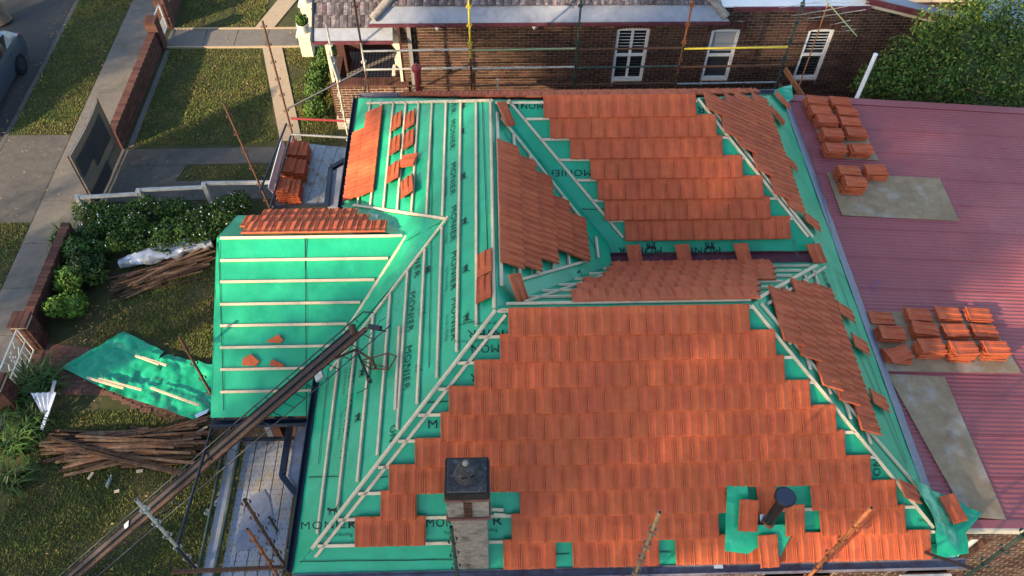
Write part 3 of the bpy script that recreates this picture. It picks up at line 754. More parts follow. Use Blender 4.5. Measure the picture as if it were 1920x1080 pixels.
mb.box(((a + b) / 2, YW + .125, WZ0 / 2), (b - a, .24, WZ0)).box(((a + b) / 2, YW + .125, (WZ1 + 3.36) / 2), (b - a, .24, 3.36 - WZ1))
ew = mb.build('wall', M['mortar'], ext)
brickwork(ew, (0, YW + .005, 0), (1, 0, 0), (0, -1, 0), 9.92, 16.5, 0, 3.35, [(a, b, WZ0, WZ1)], M['brick'], M['brick_field'], 110)
front_window(a, b, ew, ext)
MB().box((14, y1r - .15, 1.45), (7.5, .24, 2.9)).build('rear_wall', M['brick_field'], ext)
# flashing along the house eave
fm = MB(); N_ = 60
for k in range(N_ + 1):
    y = .75 + (HD - .3 - .75) * k / N_; w = .012 * noise.noise(Vector((k * .5, 3, 1)))
    fm.v += [Vector((XE - .06, y, EAVE + S * (HL - XE + .06) + .014)), Vector((XE + .03, y, EAVE + S * (HL - XE - .03) + .006 + w)), Vector((XE + .22 + w, y, rz(XE + .22) + .024 + abs(w) * .5))]
for k in range(N_):
    b = k * 3; fm.f += [[b, b + 1, b + 4, b + 3], [b + 1, b + 2, b + 5, b + 4]]
fm.build('flashing', M['flash'], ext, smooth=True)
# ================================================================ GROUND, STREET AND GARDENS
def plane_sheet(name, pts, z, m, parent=None, kind='structure', label=None, th=.0):
    mb = MB(); P = [Vector((x, y, z)) for x, y in pts]
    if th: mb.slab(P, th)
    else: mb.add(P, [tuple(range(len(P)))])
    o = mb.build(name, m, parent)
    if parent is None and kind: tag(o, label, None, None, kind)
    return o
plane_sheet('ground', [(-150, -150), (150, -150), (150, 150), (-150, 150)], -.14, M['soil'])
KX = -10.75
plane_sheet('road', [(-20, -60), (KX - .15, -60), (KX - .15, 80), (-20, 80)], -.13, M['asphalt'])
plane_sheet('lawn', [(KX, -40), (60, -40), (60, 60), (KX, 60)], 0.0, M['soil'], th=.13)
kerb = None
for k in range(-6, 12):
    mb = MB(); y0 = 2.4 * k; mb.box((KX - .075, y0 + 1.19, -.05), (.15, 2.38, .12))
    o = mb.build('kerb' if kerb is None else 'kerb_stone', M['concrete_dark'], kerb, bevel=.015)
    if kerb is None: kerb = tag(o, kind='structure')
# footpath made of poured bays
fp = plane_sheet('footpath', [(-8.98, -40), (-7.62, -40), (-7.62, 60), (-8.98, 60)], .006, M['concrete_dark'])
y = 4.0
for k in range(12):
    L_ = (1.45, 1.52, 1.40)[k % 3]
    MB().slab([(-8.96, y, .026), (-7.64, y, .026), (-7.64, y + L_ - .014, .026), (-8.96, y + L_ - .014, .026)], .02).build('slab', M['concrete'], fp, bevel=.004); y += L_
ap = plane_sheet('driveway', [(KX, 10.55), (-8.99, 10.55), (-8.99, 13.95), (KX, 13.95)], .012, M['concrete_dark'])
dp2 = plane_sheet('driveway', [(-7.6, 11.25), (0.4, 11.35), (0.4, 12.05), (-7.6, 12.0)], .014, M['concrete_dark'])
plane_sheet('driveway', [(-7.6, 12.62), (0.4, 12.75), (0.4, 13.38), (-7.6, 13.30)], .014, M['concrete_dark'])
plane_sheet('driveway', [(-7.6, 12.0), (-5.6, 12.0), (-5.4, 12.64), (-7.6, 12.62)], .012, M['concrete_dark'])
np_ = plane_sheet('path', [(-7.3, 18.02), (-2.2, 18.02), (-2.2, 19.02), (-7.3, 19.02)], .008, M['concrete'])
for k in range(5):
    x = -7.1 + k * 1.0; MB().slab([(x, 18.06, .03), (x + .985, 18.06, .03), (x + .985, 18.98, .03), (x, 18.98, .03)], .02).build('slab', M['concrete'], np_, bevel=.004)
M['sandstone'] = mat('sandstone', (0.36, 0.28, 0.19), 0.95, var=0.12, scale=5, bump=0.2, bscale=50)
MB().slab([(-7.2, 18.0, .06), (-2.4, 18.0, .06), (-2.4, 18.05, .06), (-7.2, 18.05, .06)], .06).build('edging', M['sandstone'], np_)
MB().slab([(-7.2, 19.0, .06), (-2.4, 19.0, .06), (-2.4, 19.05, .06), (-7.2, 19.05, .06)], .06).build('edging', M['sandstone'], np_)
for pts in ([(-4.18, 17.98), (-3.56, 17.98), (-2.36, 13.6), (-2.98, 13.6)], [(-4.6, 19.08), (-3.98, 19.08), (-3.2, 21.4), (-3.85, 21.4)]):
    p_ = plane_sheet('path', pts, .006, M['sandstone'])
    a, b, c, d = [Vector((*q, .03)) for q in pts]
    for k in range(4):
        MB().slab([a.lerp(d, k / 4), b.lerp(c, k / 4), b.lerp(c, (k + .985) / 4), a.lerp(d, (k + .985) / 4)], .022).build('slab', M['sandstone'], p_)
M['paver'] = mat('brick_paving', (0.13, 0.065, 0.050), 0.95, var=0.25, scale=9, bump=0.3, bscale=40)
gp = plane_sheet('garden_path', [(-7.5, 5.35), (-7.5, 6.75), (-5.6, 6.45), (-3.0, 5.0), (-1.5, 4.6), (-1.5, 3.9), (-3.3, 4.25), (-5.6, 5.3)], .008, M['paver'])
for k in range(150):                                             # pavers where the path is bare
    a = random.random(); x = -7.45 + (k % 15) * .235 + (.11 if (k // 15) % 2 else 0); y = 5.42 + (k // 15) * .118
    if x < -4.6 and y < 6.55 - .12 * max(0, x + 6): 
        me = brick_mesh('paver', .225, .108, .03, M['paver']); inst('paver', me, Matrix.Translation((x, y - max(0, (x + 5.7)) * .5, .012)), gp)

# ---- grass
M['grass'] = mat('grass_blades', (0.105, 0.135, 0.023), 0.7, var=0.4, scale=1.1, rnd=0.35, hue=0.03, island=True, col2=(0.22, 0.185, 0.05), mix=(0.42, 0.7))
def grass(name, regions, dens, hgt, label, seed=1, m='grass', avoid=()):
    rr = random.Random(seed); mb = MB(); v = []; f = []
    for (x0, x1, y0, y1) in regions:
        for _ in range(int((x1 - x0) * (y1 - y0) * dens)):
            x = rr.uniform(x0, x1); y = rr.uniform(y0, y1)
            q = noise.noise(Vector((x * .8, y * .8, seed)))
            if q < -.42 and rr.random() < .6: continue
            if any(inside((x, y), a) for a in avoid): continue
            h = hgt * rr.uniform(.5, 1.3) * (1 + q * .5); w = rr.uniform(.006, .013)
            for _b in range(2):
                t = rr.uniform(0, 6.283); dx, dy = math.cos(t), math.sin(t); l = h * rr.uniform(.4, 1.2)
                b = len(v); v += [(x - dy * w, y + dx * w, 0), (x + dy * w, y - dx * w, 0), (x + dx * l, y + dy * l, h)]; f.append((b, b + 1, b + 2))
    me = bpy.data.meshes.new(name); me.from_pydata(v, [], f); me.materials.append(M[m])
    o = bpy.data.objects.new(name, me); link(o); return tag(o, label, None, None, 'stuff')
sheet_poly = [(-6.9, 6.1), (-5.7, 7.1), (-3.2, 5.95), (-3.2, 4.9), (-3.6, 4.6), (-5.7, 5.3)]
grass('verge_grass', [(KX, -9.0, 13.97, 21), (KX, -9.0, 6.5, 10.5)], 1150, .036, 'short grass on the street verge', 3)
grass('neighbour_lawn', [(-7.1, -3.9, 13.5, 17.95), (-3.4, -2.4, 13.6, 18), (-3.9, -3.4, 13.5, 18), (-2.4, -1.4, 13.5, 17.9), (-7.1, -4.4, 19.1, 22), (-3.3, -1.4, 19.1, 22)], 1100, .036, 'patchy green lawn in front of the neighbouring house', 4,
      avoid=([(-4.25, 18), (-3.5, 18), (-2.3, 13.5), (-3.05, 13.5)], [(-4.7, 19), (-3.9, 19), (-3.1, 21.5), (-3.9, 21.5)]))
grass('front_lawn', [(-6.3, -1.9, 6.2, 9.4), (-6.9, -1.5, 0.2, 4.9)], 1100, .042, 'rough front lawn between the timber piles and scaffold', 5, avoid=(sheet_poly,))
grass('driveway_grass', [(-5.5, 0, 12.06, 12.6)], 700, .036, 'thin grass growing down the middle of the driveway', 6)
# fallen leaves
M['litter'] = mat('dry_leaves', (0.34, 0.22, 0.09), 0.8, rnd=0.5, hue=0.02, island=True)
rr = random.Random(3); mb = MB()
for (x0, x1, y0, y1, n) in [(KX, -7.7, 9, 21, 230), (-6.8, -1.6, 0.3, 9.3, 190), (-7, -2.5, 13.5, 21, 130), (-7.4, 0, 11, 13.3, 60), (-6.9, -5.6, 6.6, 7.8, 120), (KX - .5, KX + .2, 9, 21, 160)]:
    for _ in range(n):
        x, y = rr.uniform(x0, x1), rr.uniform(y0, y1); t = rr.uniform(0, 6.28); l, w = rr.uniform(.018, .05), rr.uniform(.007, .016)
        d = Vector((math.cos(t), math.sin(t), 0)); s_ = Vector((-d.y, d.x, 0)); z = .05
        mb.add([Vector((x, y, z)) - d * l, Vector((x, y, z + .012)) + s_ * w, Vector((x, y, z)) + d * l, Vector((x, y, z + .004)) - s_ * w], [(0, 1, 2, 3)])
mb.build('fallen_leaves', M['litter'], None, kind='stuff', label='dry fallen leaves scattered over lawns and paving')

# ---- foliage helpers
def leaf_cloud(blobs, n, size, rr, shell=.55, aspect=.5, flat=False):
    v = []; f = []; tot = sum(b[3] ** 2 for b in blobs)
    for (x, y, z, r, *sq) in blobs:
        sz = sq[0] if sq else .8
        for _ in range(int(n * r * r / tot)):
            d = Vector((rr.gauss(0, 1), rr.gauss(0, 1), rr.gauss(0, 1))).normalized(); k = r * (shell + (1 - shell) * rr.random() ** .6) * (1 + .28 * noise.noise(d * 2.1 + Vector((x, y, z))))
            p = Vector((x + d.x * k, y + d.y * k, z + d.z * k * sz))
            if p.z < .02: continue
            a = (d + Vector((rr.gauss(0, .7), rr.gauss(0, .7), rr.gauss(0, .5)))).normalized(); t = a.orthogonal().normalized()
            t = Matrix.Rotation(rr.uniform(0, 6.28), 3, a) @ t; s_ = a.cross(t); l = size * rr.uniform(.6, 1.35); w = l * aspect
            b = len(v); v += [p - t * l, p + s_ * w - a * l * .15, p + t * l + a * l * .1, p - s_ * w - a * l * .15]; f.append((b, b + 1, b + 2, b + 3))
    return v, f
def leaf_obj(name, v, f, m, parent, kind=None):
    me = bpy.data.meshes.new(name); c = Vector((sum(p.x for p in v) / len(v), sum(p.y for p in v) / len(v), 0)); me.from_pydata([tuple(p - c) for p in v], [], f); me.materials.append(m)
    o = bpy.data.objects.new(name, me); link(o, parent, c)
    if kind: o['kind'] = kind
    return o
def leafmat(name, c, c2, rough=.55): 
    m = mat(name, c, rough, var=.25, scale=1.6, rnd=.45, hue=.02, island=True, col2=c2, mix=(.4, .65), spec=.25)
    return m
M['leaf_dark'] = leafmat('dark_leaves', (.020, .044, .009), (.040, .075, .014))
M['leaf_mid'] = leafmat('mid_leaves', (.034, .080, .012), (.066, .125, .018))
M['leaf_bright'] = leafmat('bright_leaves', (.08, .16, .02), (.13, .22, .03))
M['bark'] = mat('bark', (.14, .10, .07), .95, var=.35, scale=5, bump=.8, bscale=22, stretch=(1, 1, .3))
M['petal'] = mat('white_petals', (.80, .80, .80), .6)
def trunk(parent, base, top, r0, r1, branches, rr, m=None):
    mb = MB(); base = Vector(base); top = Vector(top); prev = base; n = 6; rad = r0
    for k in range(1, n + 1):
        p = base.lerp(top, k / n) + Vector((rr.uniform(-1, 1), rr.uniform(-1, 1), 0)) * r0 * .4; r = r0 + (r1 - r0) * k / n
        mb.tube(prev, p, rad, 10, r); prev = p; rad = r
    for _ in range(branches):
        a = base.lerp(top, rr.uniform(.5, 1)); t = rr.uniform(0, 6.28); L_ = (top - base).length * rr.uniform(.25, .5)
        b = a + Vector((math.cos(t) * L_, math.sin(t) * L_, L_ * rr.uniform(.3, .9))); mid = a.lerp(b, .5) + Vector((0, 0, L_ * .1))
        mb.tube(a, mid, r1 * .6, 7, r1 * .4); mb.tube(mid, b, r1 * .4, 6, r1 * .12)
    return mb.build('trunk', m or M['bark'], parent, smooth=True)
def tree(name, label, base, height, blobs, n, size, m, r0=.2, group=None, seed=1, trunk_top=None, cat='tree', branches=8):
    rr = random.Random(seed); t = thing(name, base, label, cat, group)
    trunk(t, base, trunk_top or (base[0], base[1], base[2] + height * .6), r0, r0 * .45, branches, rr)
    v, f = leaf_cloud(blobs, n, size, rr); leaf_obj('crown', v, f, m, t); return t

# trees of the street: they stand outside the picture to the lower left and shade the yards; the gum crowns are shaped as sun filters
ca, sa = math.cos(SUN_AZ), math.sin(SUN_AZ)
def upsun(s, l): return (ca * l - sa * s, sa * l + ca * s)
STREET = [  # across-sun offset, distance along the sun, crown centre height, half width, half height, leaves, leaf size
 (0.2, -20, 15.0, 4.6, 4.8, 60000, .10, 'unseen tall gum tree with crown shaped to shade the roof slopes'),
 (8.2, -22, 18.2, 5.0, 2.4, 28000, .085, 'unseen tallest gum tree, thin high crown added to filter the sun'),  # added to filter sun off the neighbouring wall
 (-7.6, -20, 14.4, 3.8, 4.4, 19000, .09, 'unseen thin gum tree added to weaken sun on the red roof'),  # added to weaken sun on the lower right slope and red roof
 (3.6, -22, 8.0, 3.4, 2.6, 9000, .10, 'rounded street tree opposite the house gate'),
 (11.6, -21, 7.6, 3.3, 2.7, 9500, .10, 'broad street tree opposite the driveway'),
 (21.5, -17, 6.6, 3.1, 2.8, 14000, .10, 'bushy street tree opposite the neighbouring house'),
]
for k, (s_, l_, z, rw, rh, n, lsz, lab) in enumerate(STREET):
    x, y = upsun(s_, l_); rr = random.Random(50 + k); t = thing('street_tree', (x, y, -.13), lab, 'tree', 'street trees')
    trunk(t, (x, y, -.13), (x, y, z), .34, .12, 9, rr)
    v = []; f = []
    cl = []
    for _ in range(70 if rh < 4 else 220):
        a = rr.uniform(0, 6.283); q = math.sqrt(rr.random()); h = rr.uniform(-1, 1); w_ = math.sqrt(max(0, 1 - h * h))
        cl.append((x + math.cos(a) * q * rw * w_, y + math.sin(a) * q * rw * w_, z + h * rh, rr.uniform(.7, 1.25)))
    v, f = leaf_cloud(cl, n, lsz, rr, shell=.1); leaf_obj('crown', v, f, M['leaf_dark'], t)
# the trunk seen at the top left corner
tx = onz(14, 44, -.1)
rr = random.Random(9); x, y = tx.x, tx.y
tree('street_tree', 'thick pale trunk of a street tree behind the parked car', (x - .15, y + .1, -.13), 8, [(x - 4.5 + rr.uniform(-2, 2), y + 3 + rr.uniform(-2, 2), 8 + rr.uniform(-1, 1.4), 1.1) for _ in range(10)], 4500, .15, M['leaf_dark'], .30, 'street trees', 77,
     trunk_top=(x - 3.0, y + 1.6, 7.0), branches=5)

M['leaf_olive'] = leafmat('olive_leaves', (.085, .125, .018), (.15, .17, .03))
# ---- tree between the red roof and the neighbour
def pxblob(px, py, y, r, sq=.85):
    P = ony(px, py, y); return (P.x, P.y, P.z, r, sq)
rr = random.Random(21)
bl = [pxblob(*q) for q in [(1655, 150, 12.3, .62), (1700, 110, 12.6, .62), (1752, 82, 12.7, .62), (1810, 72, 12.7, .66), (1868, 82, 12.7, .62), (1925, 95, 12.6, .62), (1690, 165, 12.2, .7), (1750, 140, 12.2, .8), (1820, 130, 12.2, .85), (1890, 140, 12.2, .8),
      (1770, 190, 12, .75), (1850, 190, 12, .8), (1920, 190, 12, .8), (1818, 32, 12.9, .30), (1870, 45, 12.9, .28), (1838, 15, 12.9, .16), (1905, 55, 12.9, .3), (1780, 50, 12.8, .3), (1625, 165, 12.3, .4), (1745, 48, 12.8, .45), (1800, 28, 12.9, .5), (1855, 20, 12.9, .5), (1905, 28, 12.9, .5), (1830, -5, 13.0, .3)]]
c = ony(1790, 150, 12.4)
rt = thing('bushy_tree', (c.x, c.y, 0), 'dense round green tree between the red metal roof and brick wall', 'tree')
trunk(rt, (c.x, c.y, 0), (c.x, c.y, c.z), .16, .08, 12, rr); 
v, f = leaf_cloud(bl, 15000, .046, rr, shell=.4); leaf_obj('crown', v, f, M['leaf_mid'], rt)
v, f = leaf_cloud([(a, b, z + .05, r * 1.03, q) for a, b, z, r, q in bl], 4800, .043, rr, shell=.85); leaf_obj('outer_leaves', v, f, M['leaf_olive'], rt)
# ---- shrubs of the garden
def shrub(label, blobs, n, size, m, seed, flowers=0, name='shrub', group=None):
    rr = random.Random(seed); b0 = blobs[0]; t = thing(name, (b0[0], b0[1], 0), label, 'shrub', group)
    for (x, y, z, r, *_) in blobs: MB().tube((x, y, 0), (x + rr.uniform(-.6, .6) * r, y + rr.uniform(-.6, .6) * r, z + r * .4), .018, 5, .006).build('stem', M['bark'], t)
    v, f = leaf_cloud(blobs, n, size, rr, shell=.5); leaf_obj('foliage', v, f, m, t)
    if flowers:
        v, f = leaf_cloud([(x, y, z + .02, r * 1.02, *q) for x, y, z, r, *q in blobs], flowers, .022, rr, shell=.97, aspect=.9); leaf_obj('flowers', v, f, M['petal'], t, 'stuff')
    return t
rr = random.Random(31); bl = []
for k in range(26):
    px = 165 + (k % 9) * 30 + rr.uniform(-8, 8); py = 395 + (k // 9) * 28 + rr.uniform(-8, 8) - (k % 9) * 1.0
    P = onz(px, py + 6, .35); bl.append((P.x, P.y, .34 + rr.uniform(-.1, .14), rr.uniform(.22, .36), .95))
for px, py in ((415, 392), (435, 385), (450, 380), (428, 415), (405, 430), (395, 405), (380, 440)):
    P = onz(px, py, .35); bl.append((P.x, P.y, .36, .33, .95))
shrub('flowering hedge with many small white flowers beside the low white fence', bl, 19000, .04, M['leaf_mid'], 32, 380)
P = onz(140, 470, .4)
shrub('spiky yellowish shrub at the street end of the white flowering hedge', [(P.x, P.y, .35, .4), (P.x - .35, P.y + .35, .3, .35)], 1800, .07, M['leaf_mid'], 33)
for px, py, r, lab, mm in ((125, 520, .42, 'light green leafy shrub just inside the low brick fence', 'leaf_bright'), (122, 572, .36, 'bright lime shrub beside the brick gate pillar', 'leaf_bright'), (165, 500, .38, 'dark shrub between the lime shrub and the flowering hedge', 'leaf_dark')):
    P = onz(px, py, .4); rr = random.Random(int(px)); shrub(lab, [(P.x + rr.uniform(-.25, .25), P.y + rr.uniform(-.25, .25), .35 + rr.uniform(-.1, .2), r * rr.uniform(.6, .9)) for _ in range(5)], 2400, .055, M[mm], int(px + py))
P = onz(597, 150, .5); Q = onz(588, 205, .4)
shrub('narrow green hedge against the neighbouring porch', [(P.x, P.y, .6, .34), (P.x - .02, P.y - .5, .5, .34), (Q.x + .05, Q.y, .45, .36), (P.x + .1, P.y + .5, .7, .3), (P.x + .2, P.y + 1.0, .75, .28)], 5200, .05, M['leaf_mid'], 41)
# strappy plants at the bottom left
def strappy(label, c, n, L_, seed, m, group='strappy plants by the gate'):
    rr = random.Random(seed); t = thing('strappy_plant', (c[0], c[1], 0), label, 'plant', group); mb = MB()
    for _ in range(n):
        t0 = rr.uniform(0, 6.283); d = Vector((math.cos(t0), math.sin(t0), 0)); s_ = Vector((-d.y, d.x, 0)); L1 = L_ * rr.uniform(.6, 1.15); hgt = L1 * rr.uniform(.35, .8); w = rr.uniform(.012, .024)
        b = Vector((c[0] + rr.uniform(-.2, .2), c[1] + rr.uniform(-.2, .2), .02)); ps = []
        for k in range(5):
            q = k / 4; ps.append(b + d * (L1 * q * (.35 + .65 * q)) + Vector((0, 0, hgt * 4 * q * (1 - q * .72) * .6)))
        for k in range(4):
            wa = w * (1 - .15 * k) if k < 3 else w * .5; wb = w * (1 - .15 * (k + 1)) if k < 3 else .001
            mb.add([ps[k] - s_ * wa, ps[k] + s_ * wa, ps[k + 1] + s_ * wb, ps[k + 1] - s_ * wb], [(0, 1, 2, 3)])
    mb.build('leaves', m, t); return t
labs = ['strappy green plant in front of the gate post', 'strappy plant at the left picture edge below the gate', 'strappy plant beside the leaning silver offcut', 'strappy plant left of the lower timber pile', 'lowest strappy plant at the left picture edge', 'strappy plant touching the garden path below the gate']
for k, (px, py) in enumerate(((50, 715), (18, 745), (55, 790), (25, 830), (18, 900), (85, 712))):
    P = onz(px, py, .25); strappy(labs[k], (P.x, P.y), 110, .62, 80 + k, M['leaf_mid'] if k % 2 else M['leaf_dark'])
P = onz(118, 440, .2); strappy('grassy tuft at the street corner of the flowering hedge', (P.x, P.y), 90, .5, 95, M['leaf_mid'])

# ---- brick fences, gates, low white fence
def coping(parent, x0, x1, y0, y1, z, step=.12):
    y = y0; k = 0
    while y < y1 - .05:
        me = brick_mesh('coping', .22, step - .012, .075, M['brick_red']); inst('brick', me, Matrix.Translation(((x0 + x1) / 2 - .012 * (k % 2), y + step / 2, z + .038 + random.uniform(-.003, .003))), parent); y += step; k += 1
nf = thing('brick_fence', (-7.42, 15.6, 0), 'low dark brick fence with toothed coping beside the footpath', 'fence')
MB().box((-7.43, 15.62, .3), (.19, 4.6, .60)).build('wall', M['brick_red_field'], nf)
coping(nf, -7.54, -7.32, 13.32, 17.92, .60, .118)
for k in range(3):                                              # courses on the garden face
    for j in range(19):
        inst('brick', brick_mesh('fcourse', .02, .228, .07, M['brick_red']), Matrix.Translation((-7.326, 13.45 + j * .24 + (.12 if k % 2 else 0), .12 + k * .16)), nf)
def pillar(x, y, label, h=1.0, w=.36):
    t = thing('brick_pillar', (x, y, 0), label, 'pillar', 'brick gate pillars'); c = .086
    MB().box((x, y, h / 2), (w - .03, w - .03, h)).build('core', M['mortar'], t)
    for k in range(int(h / c)):
        z = k * c + .043; e = w / 2
        for sx, sy, lx, ly in ((0, -1, w, .11), (0, 1, w, .11), (-1, 0, .11, w - .23), (1, 0, .11, w - .23)):
            off = 0
            MB().box((x + sx * (e - .055), y + sy * (e - .055), z), (lx - .004 - (.01 if k % 2 else 0), ly - .004, .076)).build('brick', M['brick_red'], t)
    for i in range(3):
        MB().box((x - w / 2 + (i + .5) * w / 3, y, h + .04), (w / 3 - .01, w + .04, .07)).build('coping_brick', M['brick_red'], t)
    return t
pillar(-7.42, 18.1, 'brick gate pillar at the far end of the toothed brick fence', .95)
pillar(-7.42, 19.25, 'brick gate pillar on the far side of the pale neighbouring gate', .95)
MB().box((-7.42, 20.6, .3), (.2, 2.3, .6)).build('brick_fence', M['brick_red_field'], None, label='brick fence continuing beyond the neighbouring gate to the picture edge', cat='fence')
plane_sheet('mowing_strip', [(-7.25, 13.4), (-7.08, 13.4), (-7.06, 17.9), (-7.22, 17.9)], .012, M['concrete'])
def gate(label, x, y0, y1, h, m, swirl, open_=0.0):
    t = thing('gate', (x, y0, 0), label, 'gate'); d = Vector((-open_, 1, 0)).normalized(); L_ = y1 - y0; o = Vector((x, y0, 0)); z = Vector((0, 0, 1)); P = lambda a, b: o + d * a + z * b
    fr = MB().tube(P(0, .12), P(0, h), .018, 8).tube(P(L_, .12), P(L_, h), .018, 8).tube(P(0, h), P(L_, h), .018, 8).tube(P(0, .12), P(L_, .12), .018, 8).tube(P(0, h * .55), P(L_, h * .55), .014, 8).build('frame', m, t)
    for k in range(1, 8): MB().tube(P(L_ * k / 8, .12), P(L_ * k / 8, h * .55), .011, 6).build('bar', m, t)
    for k in range(2): MB().tube(P(L_ * (.08 + .84 * k), h * .55), P(L_ * (.08 + .84 * k), h), .011, 6).build('bar', m, t)
    if swirl:
        sc = MB().path([P(L_ * .3, h * .57), P(L_ * .22, h * .68), P(L_ * .3, h * .8), P(L_ * .25, h * .97)], .012, 6).path([P(L_ * .62, h * .57), P(L_ * .75, h * .7), P(L_ * .66, h * .82), P(L_ * .74, h * .97)], .012, 6)
        for a, b in ((.45, .62), (.5, .72), (.45, .82), (.53, .85), (.42, .73), (.55, .65)): sc.lathe(P(L_ * a, h * b), [(.03, -.008), (.035, 0), (.03, .008)], 8, (1, 0, 0))
        sc.build('scrollwork', m, t)
    return t
M['gatewhite'] = mat('white_iron', (.70, .70, .60), .5, var=.1)
M['gateblue'] = mat('pale_blue_iron', (.45, .52, .56), .5, var=.1)
gate('pale blue metal gate at the neighbouring path', -7.40, 18.32, 19.02, .92, M['gateblue'], False)
of = thing('brick_fence', (-7.62, 8.2, 0), 'low brown brick fence along the street side of the front garden', 'fence')
MB().box((-7.62, 8.35, .3), (.2, 3.1, .6)).build('wall', M['brick_red_field'], of)
coping(of, -7.73, -7.51, 6.85, 9.9, .60, .118)
pillar(-7.55, 6.72, 'brick gate pillar at the garden end of the low brown fence', .92, .40)
pillar(-7.55, 5.10, 'brick gate pillar at the left picture edge near the strappy plants', .92, .40)
gate('white iron garden gate with scrollwork between two brick pillars', -7.52, 5.34, 6.46, .95, M['gatewhite'], True)
M['fencewhite'] = mat('weathered_white_fence', (.42, .41, .38), .7, var=.2, scale=5, grime=(.22, .21, .18), gscale=3)
wf = thing('low_fence', (-5.5, 10.9, 0), 'low white rendered fence rail between driveway and flowering hedge', 'fence')
MB().bar((-7.55, 10.72, .74), (-6.05, 10.84, 0.72), .09, .08).build('rail', M['fencewhite'], wf, bevel=.01)
MB().bar((-6.0, 10.92, .78), (-4.4, 11.02, 0.76), .09, .08).build('rail', M['fencewhite'], wf, bevel=.01)
MB().bar((-4.35, 11.10, .82), (-2.6, 11.12, 0.80), .09, .08).build('rail', M['fencewhite'], wf, bevel=.01)
for x, y, h in ((-7.55, 10.72, .80), (-6.03, 10.88, .84), (-4.38, 11.05, .88), (-2.6, 11.12, .88)): MB().box((x, y, h / 2), (.12, .12, h)).build('post', M['fencewhite'], wf, bevel=.01)
# temporary mesh fence panel with torn shade cloth
tp = thing('fence_panel', (-7.4, 12.1, 0), 'temporary fence panel hung with torn dark shade cloth across the driveway', 'fence panel')
pa, pb = Vector((-7.36, 13.22, 0)), Vector((-7.44, 11.0, 0)); H_ = 1.9
lean = Vector((0.0, 0, 0)); U = lambda t, z: pa.lerp(pb, t) + Vector((.02 * z, 0, z))
MB().tube(U(0, .05), U(0, H_), .02, 8).tube(U(1, .05), U(1, H_), .02, 8).tube(U(0, .06), U(1, .06), .016, 8).build('frame', M['rust'], tp)
sag = [U(k / 10, H_ - .07 * math.sin(math.pi * k / 10)) for k in range(11)]
MB().path(sag, .012, 6).build('top_wire', M['steel'], tp)
m_ = bpy.data.materials.new('shade_cloth'); m_.use_nodes = True; nt = m_.node_tree; bs = nt.nodes['Principled BSDF']; bs.inputs['Base Color'].default_value = (.05, .066, .060, 1); bs.inputs['Alpha'].default_value = .90; M['cloth'] = m_
m_ = m_.copy(); m_.name = 'shade_cloth_double'; m_.node_tree.nodes['Principled BSDF'].inputs['Base Color'].default_value = (.020, .028, .038, 1); m_.node_tree.nodes['Principled BSDF'].inputs['Alpha'].default_value = .93; M['cloth2'] = m_
def cloth(t0, t1, za, zb, m, off, nm):
    mb = MB(); n = 12; k_ = 6
    for i in range(n + 1):
        for j in range(k_ + 1):
            t = t0 + (t1 - t0) * i / n; zt = zb - .07 * math.sin(math.pi * t) * (1 if zb > 1.5 else .3); P = U(t, za + (zt - za) * j / k_); mb.v.append(P + Vector((off + .02 * noise.noise(Vector((t * 4, j * .7, off * 9))), 0, 0)))
    for i in range(n):
        for j in range(k_): a = i * (k_ + 1) + j; mb.f.append([a, a + 1, a + k_ + 2, a + k_ + 1])
    return mb.build(nm, m, tp, smooth=True)
cloth(.02, .98, .08, 1.86, M['cloth'], .03, 'shade_cloth'); cloth(.12, .62, .75, 1.66, M['cloth2'], .05, 'shade_cloth_patch'); cloth(.55, .95, 1.05, 1.66, M['cloth2'], .055, 'shade_cloth_patch'); cloth(.40, .97, .08, .55, M['cloth2'], .05, 'shade_cloth_patch')
# ================================================================ NEIGHBOURING HOUSE
M['slat'] = mat('grey_blind', (.38, .38, .38), .6); M['slat_shade'] = mat('shutter_painted_dim', (.05, .052, .056), .3)  # lower slats painted dark, as if dimmed behind the glass
nb = thing('neighbour_house', (6, 17, 0), 'dark brown brick house with mottled tiled roof behind the scaffold', 'house')
YN = 14.2
NW = [(6.41, 7.28, 1.55, 3.22), (8.92, 9.68, 1.55, 3.17), (11.51, 12.2, 1.55, 3.15)]
NX0, NX1, NZ = .72, 15.6, 4.0
mb = MB(); ed = [NX0]
for a, b, *_ in NW: ed += [a, b]
ed.append(NX1)
for i in range(0, len(ed), 2): mb.box(((ed[i] + ed[i + 1]) / 2, YN + .13, NZ / 2), (ed[i + 1] - ed[i], .24, NZ))
for a, b, z0, z1 in NW: mb.box(((a + b) / 2, YN + .13, z0 / 2), (b - a, .24, z0)).box(((a + b) / 2, YN + .13, (z1 + NZ) / 2), (b - a, .24, NZ - z1))
nw = mb.build('wall', M['mortar'], nb)
holes = [(a, b, z0 - .2, z1 + .24) for a, b, z0, z1 in NW]
def blind(P): 
    q = CAM_ROT.transposed() @ (P - CAM_LOC); y = 540 - FPX * q.y / -q.z
    return y > 215
brickwork(nw, (0, YN, 0), (1, 0, 0), (0, -1, 0), NX0, NX1, .8, 3.98, holes, M['brick'], M['brick_field'], 290, skip=blind)
